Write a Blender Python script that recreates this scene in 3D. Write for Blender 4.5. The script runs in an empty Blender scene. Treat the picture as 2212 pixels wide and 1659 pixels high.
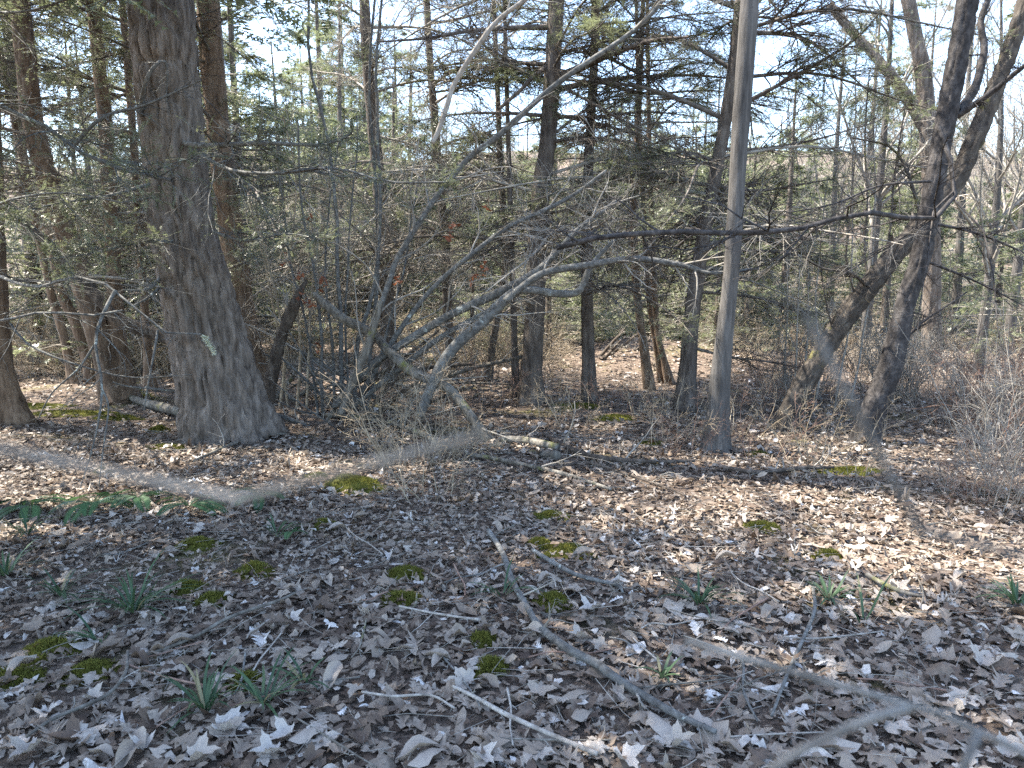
import bpy, math
import numpy as np
from mathutils import Vector, Matrix

# ------------------------------------------------------------------ camera, sky, sun, exposure
SC = bpy.context.scene
CAMZ, PITCH, FPX = 1.6, math.radians(8.3), 1597.0          # FPX: focal length in pixels of a 2212 px wide picture
cam_d = bpy.data.cameras.new('camera'); cam = bpy.data.objects.new('camera', cam_d)
SC.collection.objects.link(cam); SC.camera = cam
cam.location = (0, 0, CAMZ); cam.rotation_euler = (math.pi / 2 - PITCH, 0, 0)
cam_d.sensor_width = 34.6; cam_d.lens = 34.6 * FPX / 2212.0
cam_d.clip_start = 0.02; cam_d.clip_end = 2000
cam_d.dof.use_dof = True; cam_d.dof.focus_distance = 6.0; cam_d.dof.aperture_fstop = 6.5

SUN_AZ, SUN_EL = math.radians(-72), math.radians(60)       # azimuth measured from +Y towards +X
world = bpy.data.worlds.new('World'); SC.world = world; world.use_nodes = True
wn = world.node_tree; bg = wn.nodes['Background']
sky = wn.nodes.new('ShaderNodeTexSky'); sky.sky_type = 'NISHITA'; sky.sun_disc = False
sky.sun_elevation = SUN_EL; sky.sun_rotation = SUN_AZ
sky.air_density = 1.0; sky.dust_density = 1.0; sky.ozone_density = 1.0
wn.links.new(sky.outputs[0], bg.inputs[0]); bg.inputs[1].default_value = 0.14
sd = bpy.data.lights.new('sun', 'SUN'); sun = bpy.data.objects.new('sun', sd); SC.collection.objects.link(sun)
sd.energy = 4.4; sd.angle = math.radians(0.53); sd.color = (1.0, 0.93, 0.82)
SV = Vector((math.sin(SUN_AZ) * math.cos(SUN_EL), math.cos(SUN_AZ) * math.cos(SUN_EL), math.sin(SUN_EL)))
sun.rotation_euler = SV.to_track_quat('Z', 'Y').to_euler(); sun.location = SV * 60
SC.view_settings.view_transform = 'Standard'; SC.view_settings.look = 'None'
SC.view_settings.exposure = 2.5; SC.view_settings.gamma = 1.0
SC.cycles.max_bounces = 6; SC.cycles.diffuse_bounces = 4; SC.cycles.glossy_bounces = 2
SC.cycles.transmission_bounces = 4; SC.cycles.caustics_reflective = False; SC.cycles.caustics_refractive = False
SC.cycles.use_denoising = False
SC.cycles.denoising_prefilter = 'ACCURATE'
SC.render.film_transparent = False

# ------------------------------------------------------------------ numeric helpers
rng = np.random.default_rng(7)
UP = np.array([0, 0, 1.0])

def unit(a):
    return a / np.maximum(np.linalg.norm(a, axis=-1, keepdims=True), 1e-9)

def _hash(i, j, k):
    h = (i * 374761393 + j * 668265263 + k * 2147483647 + 1013904223) & 0xffffffff
    h = ((h ^ (h >> 13)) * 1274126177) & 0xffffffff
    h = ((h ^ (h >> 16)) * 2246822519) & 0xffffffff
    return ((h ^ (h >> 15)) & 0xffffff) / float(0xffffff)

def noise(x, y, z=0.0):
    x, y, z = np.broadcast_arrays(np.asarray(x, float), y, z)
    xi, yi, zi = np.floor(x), np.floor(y), np.floor(z)
    fx, fy, fz = x - xi, y - yi, z - zi
    fx, fy, fz = (f * f * (3 - 2 * f) for f in (fx, fy, fz))
    xi, yi, zi = (v.astype(np.int64) for v in (xi, yi, zi))
    r = 0
    for a in (0, 1):
        for b in (0, 1):
            for c in (0, 1):
                r = r + (fx if a else 1 - fx) * (fy if b else 1 - fy) * (fz if c else 1 - fz) * _hash(xi + a, yi + b, zi + c)
    return r * 2 - 1

def fbm(x, y, z=0.0, o=3):
    s, a = 0, 1.0
    for k in range(o):
        s = s + a * noise(x * 2 ** k + 17 * k, np.asarray(y) * 2 ** k, np.asarray(z) * 2 ** k); a *= .5
    return s

def ground_z(x, y):
    x = np.asarray(x, float); y = np.asarray(y, float)
    z = .035 * noise(x * .9, y * .9, 3.3) + .05 * noise(x * .35 + 9, y * .35, 1.2)
    z = z * np.clip((y - .5) / 3, .3, 1)
    far = np.clip((y - 27) / 62, 0, 1.7)
    z = z + 10.5 * far ** 1.5 * (1 + .12 * noise(x * .05, y * .05, 8))
    z = z + .35 * np.exp(-((x - 2.4) ** 2 / 4 + (y - 14.5) ** 2 / 2.0))          # low bank at the back of the clearing
    return z

def at(px, py, Y):
    """point at depth Y seen at pixel px, py of the 2212 px wide picture"""
    dx, dy = (px - 1106) / FPX, (829.5 - py) / FPX
    c, s = math.cos(PITCH), math.sin(PITCH)
    d = np.array([dx, c + dy * s, -s + dy * c])
    return np.array([0, 0, CAMZ]) + d * (Y / d[1])

def on_ground(px, py):
    Y = 6.0
    for _ in range(60):
        p = at(px, py, Y); e = p[2] - float(ground_z(p[0], p[1]))
        Y = max(1.2, Y * (1 + .6 * e / CAMZ))
    p = at(px, py, Y); p[2] = float(ground_z(p[0], p[1]))
    return p

def spline(pts, n):
    """Catmull-Rom through pts, n samples spread evenly"""
    P = np.asarray(pts, float)
    if len(P) == 2:
        P = np.array([P[0], P[0] * .67 + P[1] * .33, P[0] * .33 + P[1] * .67, P[1]])
    Q = np.vstack([2 * P[0] - P[1], P, 2 * P[-1] - P[-2]])
    L = np.r_[0, np.cumsum(np.linalg.norm(np.diff(P[:, :3], axis=0), axis=1))]
    u = np.interp(np.linspace(0, L[-1], n), L, np.arange(len(P)))
    i = np.minimum(u.astype(int), len(P) - 2); f = (u - i)[:, None]
    a, b, c, d = Q[i], Q[i + 1], Q[i + 2], Q[i + 3]
    return .5 * (2 * b + (c - a) * f + (2 * a - 5 * b + 4 * c - d) * f ** 2 + (3 * b - a - 3 * c + d) * f ** 3)

# ------------------------------------------------------------------ mesh collecting
COL = SC.collection

class MB:
    def __init__(s): s.v, s.q, s.t, s.a, s.n = [], [], [], [], 0
    def add(s, V, Q=None, T=None, tint=0.5):
        V = np.asarray(V, float).reshape(-1, 3)
        if Q is not None and len(Q): s.q.append(np.asarray(Q, np.int64).reshape(-1, 4) + s.n)
        if T is not None and len(T): s.t.append(np.asarray(T, np.int64).reshape(-1, 3) + s.n)
        s.v.append(V); s.a.append(np.broadcast_to(np.asarray(tint, float).reshape(-1) if np.ndim(tint) else tint, (len(V),)))
        s.n += len(V); return s
    def arrays(s):
        V = np.vstack(s.v); Q = np.vstack(s.q) if s.q else np.zeros((0, 4), int); T = np.vstack(s.t) if s.t else np.zeros((0, 3), int)
        return V, Q, T, np.concatenate(s.a)
    def mesh(s, name, mat, smooth=True, shift=None):
        V, Q, T, A = s.arrays()
        if shift is not None: V = V - np.asarray(shift)
        me = bpy.data.meshes.new(name)
        nq, nt = len(Q), len(T)
        me.vertices.add(len(V)); me.vertices.foreach_set('co', V.astype(np.float32).ravel())
        me.loops.add(nq * 4 + nt * 3); me.loops.foreach_set('vertex_index', np.r_[Q.ravel(), T.ravel()].astype(np.int32))
        me.polygons.add(nq + nt)
        me.polygons.foreach_set('loop_start', np.r_[np.arange(nq) * 4, nq * 4 + np.arange(nt) * 3].astype(np.int32))
        me.polygons.foreach_set('use_smooth', np.full(nq + nt, bool(smooth)))
        at_ = me.attributes.new('tint', 'FLOAT', 'POINT'); at_.data.foreach_set('value', A.astype(np.float32))
        me.update(calc_edges=True); me.materials.append(mat)
        return me
    def build(s, name, mat, parent=None, smooth=True, shift=None):
        return put(name, s.mesh(name, mat, smooth, shift), parent)

def put(name, me, parent=None, loc=None, mat4=None):
    o = bpy.data.objects.new(name, me); COL.objects.link(o)
    if parent is not None: o.parent = parent
    if loc is not None: o.location = loc
    if mat4 is not None: o.matrix_basis = mat4
    return o

def tag(o, label=None, cat=None, group=None, kind=None):
    if label: o['label'] = label
    if cat: o['category'] = cat
    if group: o['group'] = group
    if kind: o['kind'] = kind
    return o

def thing(name, loc, label, cat, group=None):
    o = bpy.data.objects.new(name, None); COL.objects.link(o); o.location = tuple(loc); o.empty_display_size = .1
    return tag(o, label, cat, group)

def tubes(P, R, k=3, tint=None):
    """N tubes at once: P (N,S,3), R (N,S)"""
    N, S, _ = P.shape
    T = np.gradient(P, axis=1); T = unit(T)
    mean = unit(P[:, -1] - P[:, 0] + 1e-6)
    ref = np.where(np.abs(mean[:, 2:3]) > .8, np.array([[1.0, 0.2, 0]]), np.array([[0, 0.1, 1.0]]))
    U = unit(np.cross(T, ref[:, None, :])); W = np.cross(T, U)
    a = np.arange(k) * 2 * np.pi / k
    V = P[:, :, None, :] + R[:, :, None, None] * (np.cos(a)[None, None, :, None] * U[:, :, None, :] + np.sin(a)[None, None, :, None] * W[:, :, None, :])
    base = (np.arange(N) * S * k)[:, None, None] + (np.arange(S - 1) * k)[None, :, None]
    j = np.arange(k)[None, None, :]; j2 = (np.arange(k) + 1) % k
    Q = np.stack([base + j, base + j2[None, None, :], base + k + j2[None, None, :], base + k + j], -1).reshape(-1, 4)
    tt = .5 if tint is None else np.repeat(tint, S * k)
    return V.reshape(-1, 3), Q, None, tt

def sample(P, R, idx, t):
    S = P.shape[1]; f = np.clip(t, 0, 1) * (S - 1); i = np.minimum(f.astype(int), S - 2); f = (f - i)
    a, b = P[idx, i], P[idx, i + 1]
    return a + (b - a) * f[:, None], unit(b - a), R[idx, i] * (1 - f) + R[idx, i + 1] * f

def grow(r, P, R, idx, t, L, ang, S=4, wob=.15, bend=(0, 0, 0), flat=None, r0=.55, rmax=1.0, rtip=.25, side=None):
    p, tn, rr = sample(P, R, idx, t); N = len(idx)
    if flat is not None:
        h = unit(np.cross(tn, UP[None]) + 1e-6)
        sgn = (np.where(r.random(N) < .5, -1, 1) if side is None else side)[:, None]
        sd_ = unit(h * sgn + r.normal(0, flat, (N, 3)))
    else:
        sd_ = r.normal(0, 1, (N, 3)); sd_ = unit(sd_ - tn * np.sum(sd_ * tn, -1, keepdims=True))
    ang = np.asarray(ang)[..., None] if np.ndim(ang) else ang
    d = np.cos(ang) * tn + np.sin(ang) * sd_
    step = (np.asarray(L) / (S - 1))[:, None]; out = [p]; bend = np.asarray(bend, float)
    for k in range(S - 1):
        out.append(out[-1] + d * step)
        d = unit(d + r.normal(0, wob, (N, 3)) + bend)
    PP = np.stack(out, 1); rs = np.minimum(rr * r0, rmax)
    RR = rs[:, None] * np.linspace(1, rtip, S)[None]
    return PP, RR

def needles(r, P, K, ln, wd, lean=.45, droop=.0, jit=.25):
    """flat two-ranked needles along twiglets P (N,S,3): one triangle each"""
    N, S, _ = P.shape
    f = (np.arange(K) + .5) / K * (S - 1); i = np.minimum(f.astype(int), S - 2); f = (f - i)[None, :, None]
    p = P[:, i] * (1 - f) + P[:, i + 1] * f; tn = unit(P[:, i + 1] - P[:, i])
    h = unit(np.cross(tn, UP) + r.normal(0, .25, (N, 1, 3)) + 1e-6)
    V = []; tv = np.repeat(np.clip(r.normal(.5, .18, N), 0, 1), K)
    for sg in (-1, 1):
        d = unit(h * sg + tn * lean + r.normal(0, jit, (N, K, 3)) + np.array([0, 0, -droop]))
        l = ln * r.uniform(.7, 1.2, (N, K, 1)); w = tn * wd * .5
        V.append(np.stack([p - w, p + w, p + d * l], 2))
    V = np.stack(V, 2).reshape(-1, 3); n = len(V) // 3
    tv = np.repeat(tv, 6)
    return V, None, np.arange(n * 3).reshape(-1, 3), tv

# ------------------------------------------------------------------ materials
def new_mat(name):
    m = bpy.data.materials.new(name); m.use_nodes = True
    return m, m.node_tree.nodes, m.node_tree.links, m.node_tree.nodes['Principled BSDF']

def ramp(nd, lk, fac, stops):
    r = nd.new('ShaderNodeValToRGB'); e = r.color_ramp.elements
    while len(e) < len(stops): e.new(.5)
    for el, (p, c) in zip(e, stops): el.position = p; el.color = (*c, 1)
    lk.new(fac, r.inputs[0]); return r.outputs[0]

def noise_node(nd, lk, coord, scale, detail=4, rough=.6, stretch=(1, 1, 1)):
    mp = nd.new('ShaderNodeMapping'); mp.inputs['Scale'].default_value = stretch; lk.new(coord, mp.inputs[0])
    n = nd.new('ShaderNodeTexNoise'); n.inputs['Scale'].default_value = scale; n.inputs['Detail'].default_value = detail
    n.inputs['Roughness'].default_value = rough; lk.new(mp.outputs[0], n.inputs['Vector']); return n.outputs['Fac']

def mixc(nd, lk, fac, a, b):
    m = nd.new('ShaderNodeMix'); m.data_type = 'RGBA'; lk.new(fac, m.inputs[0])
    for s, v in ((m.inputs[6], a), (m.inputs[7], b)):
        if isinstance(v, tuple): s.default_value = (*v, 1)
        else: lk.new(v, s)
    return m.outputs[2]

def bark(name, dark, mid, light, scale=22, stretch=(1, 1, .22), bump=.5, lichen=None, lichen_at=.62, lichen_scale=5, rough=.9, moss=None):
    m, nd, lk, b = new_mat(name)
    tc = nd.new('ShaderNodeTexCoord').outputs['Object']
    n1 = noise_node(nd, lk, tc, scale, 6, .65, stretch); n2 = noise_node(nd, lk, tc, 2.2, 3, .5)
    col = ramp(nd, lk, n1, [(.3, dark), (.5, mid), (.72, light)])
    hs = nd.new('ShaderNodeHueSaturation'); lk.new(col, hs.inputs['Color'])
    mr = nd.new('ShaderNodeMapRange'); lk.new(n2, mr.inputs[0]); mr.inputs[1].default_value = .3; mr.inputs[2].default_value = .7
    mr.inputs[3].default_value = .75; mr.inputs[4].default_value = 1.25; lk.new(mr.outputs[0], hs.inputs['Value']); col = hs.outputs[0]
    if lichen:
        n3 = noise_node(nd, lk, tc, lichen_scale, 8, .72)
        f = ramp(nd, lk, n3, [(lichen_at, (0, 0, 0)), (lichen_at + .06, (1, 1, 1))]); col = mixc(nd, lk, f, col, lichen)
    if moss:
        n4 = noise_node(nd, lk, tc, 3.1, 6, .7)
        f = ramp(nd, lk, n4, [(.58, (0, 0, 0)), (.68, (1, 1, 1))]); col = mixc(nd, lk, f, col, moss)
    lk.new(col, b.inputs['Base Color']); b.inputs['Roughness'].default_value = rough
    b.inputs['Specular IOR Level'].default_value = .25
    bp = nd.new('ShaderNodeBump'); bp.inputs['Strength'].default_value = bump; bp.inputs['Distance'].default_value = .02
    lk.new(n1, bp.inputs['Height']); lk.new(bp.outputs[0], b.inputs['Normal'])
    return m

def leafy(name, stops, transl=.35, rough=.6, spec=.3, fine=None):
    """thin leaf: diffuse + light passing through, colour from the piece's own tint"""
    m, nd, lk, b = new_mat(name)
    a = nd.new('ShaderNodeAttribute'); a.attribute_name = 'tint'
    col = ramp(nd, lk, a.outputs['Fac'], stops)
    if fine:
        tc = nd.new('ShaderNodeTexCoord').outputs['Object']; n = noise_node(nd, lk, tc, fine, 5, .65)
        hs = nd.new('ShaderNodeHueSaturation'); mr = nd.new('ShaderNodeMapRange'); lk.new(n, mr.inputs[0])
        mr.inputs[1].default_value = .25; mr.inputs[2].default_value = .75; mr.inputs[3].default_value = .55; mr.inputs[4].default_value = 1.4
        lk.new(mr.outputs[0], hs.inputs['Value']); lk.new(col, hs.inputs['Color']); col = hs.outputs[0]
    lk.new(col, b.inputs['Base Color']); b.inputs['Roughness'].default_value = rough; b.inputs['Specular IOR Level'].default_value = spec
    t = nd.new('ShaderNodeBsdfTranslucent'); lk.new(col, t.inputs[0])
    mx = nd.new('ShaderNodeMixShader'); mx.inputs[0].default_value = transl
    lk.new(b.outputs[0], mx.inputs[1]); lk.new(t.outputs[0], mx.inputs[2])
    lk.new(mx.outputs[0], nd['Material Output'].inputs[0]); return m

M = {}
M['hemlock'] = bark('hemlock_bark', (.05, .039, .031), (.14, .115, .094), (.25, .215, .185), 20, (1, 1, .2), .9, lichen=(.2, .215, .18), lichen_at=.68, lichen_scale=4)
M['hemlock_red'] = bark('hemlock_bark_brown', (.065, .043, .03), (.165, .115, .078), (.27, .205, .15), 20, (1, 1, .22), .7)
M['hemlock_dark'] = bark('hemlock_bark_dark', (.045, .036, .03), (.11, .09, .075), (.19, .165, .14), 20, (1, 1, .22), .7)
M['grey'] = bark('grey_bark', (.045, .041, .037), (.09, .083, .076), (.15, .139, .127), 30, (1, 1, .12), .4, lichen=(.045, .04, .038), lichen_at=.64, lichen_scale=4.5)
M['cherry'] = bark('cherry_bark', (.018, .016, .015), (.046, .041, .039), (.115, .105, .098), 16, (1, 1, .7), .8, lichen=(.22, .22, .2), lichen_at=.68, lichen_scale=6)
M['shaggy'] = bark('shaggy_bark', (.028, .023, .019), (.075, .063, .052), (.15, .13, .105), 16, (1, 1, .5), .9, moss=(.16, .15, .035))
M['orange'] = bark('barkless_wood', (.16, .075, .03), (.34, .19, .09), (.45, .30, .17), 14, (1, 1, .15), .5)
M['dead'] = bark('dead_wood', (.05, .042, .034), (.125, .112, .092), (.25, .23, .195), 18, (1, 1, .3), .7, moss=(.15, .15, .04))
M['rot'] = bark('rotten_wood', (.025, .02, .016), (.07, .055, .043), (.16, .135, .11), 14, (1, 1, .3), .9)
M['limb'] = bark('limb_bark', (.05, .048, .044), (.115, .112, .103), (.2, .198, .185), 26, (1, 1, 1), .6, lichen=(.36, .39, .36), lichen_at=.60, lichen_scale=9)
M['bleached'] = bark('bleached_wood', (.14, .12, .10), (.28, .25, .215), (.42, .39, .345), 20, (1, 1, .3), .4)
M['twig'] = bark('twig_bark', (.13, .115, .095), (.25, .228, .195), (.38, .35, .305), 8, (1, 1, 1), .2)
M['twig_dark'] = bark('twig_bark_dark', (.05, .042, .035), (.11, .095, .08), (.19, .17, .145), 8, (1, 1, 1), .2)
M['twig_tan'] = bark('twig_bark_tan', (.15, .115, .08), (.29, .235, .165), (.42, .36, .26), 8, (1, 1, 1), .2)
M['twig_red'] = bark('twig_bark_red', (.10, .055, .04), (.19, .12, .09), (.29, .21, .165), 8, (1, 1, 1), .2)
M['needle'] = leafy('hemlock_needles', [(.1, (.075, .097, .05)), (.5, (.165, .19, .098)), (.9, (.28, .295, .16))], .5, .38, .8)
M['leaf'] = leafy('dead_leaf', [(.0, (.07, .047, .034)), (.2, (.15, .11, .08)), (.45, (.245, .197, .152)), (.7, (.34, .287, .232)), (.9, (.48, .44, .395)), (1, (.62, .60, .57))], .18, .62, .3, 60)
M['red_leaf'] = leafy('red_dead_leaf', [(0, (.16, .055, .03)), (1, (.34, .13, .06))], .35, .6, .3, 60)
M['moss'] = leafy('moss', [(0, (.05, .055, .013)), (.5, (.115, .115, .025)), (1, (.22, .21, .045))], .3, .8, .1)
M['grass'] = leafy('sedge', [(0, (.03, .065, .035)), (.6, (.07, .12, .055)), (1, (.25, .22, .12))], .3, .5, .3)
M['fern'] = leafy('fern_green', [(0, (.03, .075, .03)), (1, (.08, .15, .06))], .3, .5, .3)

mg, nd, lk, b = new_mat('forest_floor')
tc = nd.new('ShaderNodeTexCoord').outputs['Object']
n1 = noise_node(nd, lk, tc, 9, 8, .7); n2 = noise_node(nd, lk, tc, 34, 6, .7); n3 = noise_node(nd, lk, tc, .9, 5, .6)
c1 = ramp(nd, lk, n2, [(.3, (.045, .03, .02)), (.5, (.12, .085, .06)), (.66, (.26, .2, .15)), (.8, (.4, .34, .28))])
f3 = ramp(nd, lk, n3, [(.56, (0, 0, 0)), (.7, (1, 1, 1))])
lk.new(mixc(nd, lk, f3, c1, (.13, .12, .035)), b.inputs['Base Color']); b.inputs['Roughness'].default_value = .95
bp = nd.new('ShaderNodeBump'); bp.inputs['Strength'].default_value = .9; bp.inputs['Distance'].default_value = .05
lk.new(n2, bp.inputs['Height']); lk.new(bp.outputs[0], b.inputs['Normal']); M['ground'] = mg

# ------------------------------------------------------------------ the ground
def build_ground():
    xs = np.r_[-150, -90, -60, -40, np.linspace(-26, 26, 105), 40, 60, 90, 150]
    ys = np.r_[-30, -12, -4, np.linspace(0, 26, 90), 30, 35, 42, 50, 60, 75, 95, 120, 170]
    X, Y = np.meshgrid(xs, ys); Z = ground_z(X, Y)
    V = np.stack([X, Y, Z], -1).reshape(-1, 3); nx, ny = len(xs), len(ys)
    i = (np.arange(ny - 1)[:, None] * nx + np.arange(nx - 1)[None]).reshape(-1)
    return tag(MB().add(V, np.stack([i, i + 1, i + nx + 1, i + nx], 1)).build('ground', M['ground']), kind='structure',
               label='forest floor covered in brown fallen leaves')
GROUND = build_ground()

# ------------------------------------------------------------------ trunks
def trunk_mesh(mb, pts, rad, nu, nv, amp=.012, style='furrow', flare=0.0, flare_h=.5, roots=5, phase=0.0, seed=0.0):
    """pts (k,3) and radii (k) -> closed-surface trunk with real relief"""
    C = spline(np.c_[np.asarray(pts, float), np.asarray(rad, float)], nv); P = C[:, :3]; R = C[:, 3]
    T = unit(np.gradient(P, axis=0)); ref = np.array([1.0, 0, 0]) if abs(T[:, 0]).mean() < .75 else np.array([0, 0, 1.0])
    U = unit(ref - T * (T @ ref)[:, None]); W = np.cross(T, U)
    s = np.r_[0, np.cumsum(np.linalg.norm(np.diff(P, axis=0), axis=1))]
    a = np.arange(nu) * 2 * np.pi / nu
    A, S = np.meshgrid(a, s); Rm = R[:, None] * np.ones_like(A)
    if flare:
        k = np.exp(-S / flare_h)
        Rm = Rm * (1 + flare * k * (.5 + .55 * np.cos(roots * (A + phase) + .6 * np.sin(2 * A + seed)) + .25 * noise(np.cos(A) * 2 + seed, np.sin(A) * 2, S)))
    Rm = Rm * (1 + .05 * noise(np.cos(A) * 1.3 + seed, np.sin(A) * 1.3, S * 1.6 + seed))
    cx, cy = np.cos(A) * R[:, None], np.sin(A) * R[:, None]
    if style == 'furrow':
        f = 26.0
        wv = noise(cx * 9 + seed, cy * 9, S * 5) * .03
        n = noise((cx + wv) * f * .66 + seed, (cy + wv) * f * .66, S * 3.4)
        n2_ = noise(cx * f * 2.2 + seed, cy * f * 2.2, S * 13 + 7)
        d = np.minimum(np.abs(n) * 3.2, 1.0) - .6 + .4 * n2_
    elif style == 'scale':
        f = 22.0
        n = noise(cx * f + seed, cy * f, S * 19); n2_ = noise(cx * f * 2.2, cy * f * 2.2 + seed, S * 40)
        d = np.minimum(np.abs(n) * 3.2, 1.0) - .6 + .5 * np.maximum(n2_, 0)
    else:
        d = noise(cx * 30 + seed, cy * 30, S * 5) * .5 + .5 * noise(cx * 8, cy * 8 + seed, S * 3)
    Rm = Rm + amp * d * np.clip(R[:, None] / .08, .15, 1.6)
    V = P[:, None] + Rm[..., None] * (np.cos(A)[..., None] * U[:, None] + np.sin(A)[..., None] * W[:, None])
    base = np.arange(nv - 1)[:, None] * nu; j = np.arange(nu)[None]; j2 = (j + 1) % nu
    Q = np.stack([base + j, base + j2, base + nu + j2, base + nu + j], -1).reshape(-1, 4)
    n0 = nu * nv; V = np.vstack([V.reshape(-1, 3), P[:1] , P[-1:]])
    caps = np.vstack([np.stack([j2[0], j[0], np.full(nu, n0)], 1), np.stack([(nv - 1) * nu + j[0], (nv - 1) * nu + j2[0], np.full(nu, n0 + 1)], 1)])
    mb.add(V, Q, caps)
    return C

# ------------------------------------------------------------------ hemlock branch templates (pointing along +X, about 1 unit = 1 m long limb of 2.6 m)
def limb_parts(r, P, R, n1, n2, n3, needle_from, size=1.0, K=7, nl=.014, nw=.004, flat=.28, droop=-.05, wob=.12, keep=1.0, k0=5, lat=(.30, .75), bare=1.0, S3=3, S2=4):
    """side twigs in three orders on limbs P; returns wood, needle mesh builders"""
    wood, nee = MB(), MB()
    wood.add(*tubes(P, R, k0))
    Lm = np.linalg.norm(np.diff(P, axis=1), axis=2).sum(1)
    N = len(P)
    idx = np.repeat(np.arange(N), n1); t = r.uniform(.12, .98, len(idx))
    L1 = Lm[idx] * (lat[0] * (1.08 - t) + .07) * r.uniform(.6, 1.25, len(idx))
    P1, R1 = grow(r, P, R, idx, t, L1, r.uniform(.7, 1.15, len(idx)), 5, wob, (0, 0, droop), flat, .5, .012 * size, .3)
    wood.add(*tubes(P1, R1, 3))
    i2 = np.repeat(np.arange(len(P1)), n2); t2 = r.uniform(.15, 1, len(i2))
    L2 = L1[i2] * (.5 * (1.1 - t2) + .1) * r.uniform(.6, 1.3, len(i2)) + .04 * size
    P2, R2 = grow(r, P1, R1, i2, t2, L2, r.uniform(.6, 1.1, len(i2)), S2, wob * 1.2, (0, 0, droop), flat, .6, .0045 * size, .4)
    wood.add(*tubes(P2, R2, 3))
    if n3:
        i3 = np.repeat(np.arange(len(P2)), n3); t3 = r.uniform(.1, 1, len(i3))
        L3 = (.035 + .07 * r.random(len(i3))) * size
        P3, R3 = grow(r, P2, R2, i3, t3, L3, r.uniform(.5, 1.0, len(i3)), S3, wob, (0, 0, droop), flat, .7, .0022 * size, .5)
        tt = t[i2[i3]]; pick = (tt > needle_from) & (r.random(len(i3)) < keep)
        show = pick | (r.random(len(i3)) < bare)
        if show.any(): wood.add(*tubes(P3[show], R3[show], 3))
        if pick.any(): nee.add(*needles(r, P3[pick], K, nl * size ** .5, nw * size ** .5))
        p2 = (t[i2] > needle_from) & (r.random(len(i2)) < keep)
        if p2.any(): nee.add(*needles(r, P2[p2], K + 3, nl * size ** .5, nw * size ** .5))
    return wood, nee

def make_branch(seed, kind):
    r = np.random.default_rng(seed)
    L = 2.6; s = np.linspace(0, 1, 10)
    arch = r.uniform(.05, .22); sag = r.uniform(.15, .5)
    P = np.stack([L * s, .12 * np.sin(s * 5 + seed) * s, L * (arch * s - sag * s ** 2 * .8) + .03 * np.sin(s * 9 + seed)], 1)[None]
    R = (np.linspace(.026, .004, 10) * (1 if kind != 'dead' else .85))[None]
    if kind == 'live':
        return limb_parts(r, P, R, 30, 10, 4, .10, 1.0, 7, .0155, .0058, keep=.92, bare=.5, droop=-.08, S3=2)
    if kind == 'sparse':
        return limb_parts(r, P, R, 28, 10, 3, .35, 1.0, 7, .0155, .0058, keep=.65, flat=.45, wob=.2, bare=.6, S3=2)
    return limb_parts(r, P, R, 24, 9, 2, 2.0, 1.0, flat=.8, wob=.28, droop=-.02, bare=.6)

BR = {}
for kind, n in (('live', 4), ('sparse', 4), ('dead', 4)):
    BR[kind] = []
    for k in range(n):
        w, ne = make_branch(100 * len(kind) + 13 * k, kind)
        BR[kind].append((w.mesh('branch', M['twig_dark'] if kind != 'dead' else M['twig']), ne.mesh('needles', M['needle'], False) if ne.v else None))

def branch_matrix(p, phi, tilt, sc, roll=0.0):
    return Matrix.Translation(Vector(p)) @ Matrix.Rotation(phi, 4, 'Z') @ Matrix.Rotation(-tilt, 4, 'Y') @ Matrix.Rotation(roll, 4, 'X') @ Matrix.Scale(sc, 4)

def add_branch(tree, r, p, phi, tilt, sc, kind):
    w, ne = BR[kind][r.integers(len(BR[kind]))]
    o = put('branch', w, tree, mat4=branch_matrix(p, phi, tilt, sc, r.normal(0, .2)))
    if ne: put('needles', ne, o)
    return o

def custom_limb(parent, base, path, w0, w1, mat, seed, kind='dead', n1=14, n2=6, n3=2,  name='branch', size=1.0, lat=(.3, .7), wob=.2, flat=.6, droop=-.03, k0=6, ns=14, twig_mat=None):
    """a limb through the given world points; twigs (and needles) come with it"""
    r = np.random.default_rng(seed)
    P = spline(path, ns); P = P + noise(P * 3.1 + seed, 0, 0) * .012 * size
    R = np.linspace(w0, w1, ns)
    wood, nee = limb_parts(r, (P - base)[None], R[None], n1, n2, n3, .15 if kind == 'live' else (.4 if kind == 'sparse' else 2), size, 7, .0155, .0058, flat, droop, wob, .92, k0, lat, .5, 2)
    o = wood.build(name, mat, parent)
    if nee.v: nee.build('needles', M['needle'], o, False)
    return o

def px_path(pts):
    return [at(*p) for p in pts]

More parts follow.
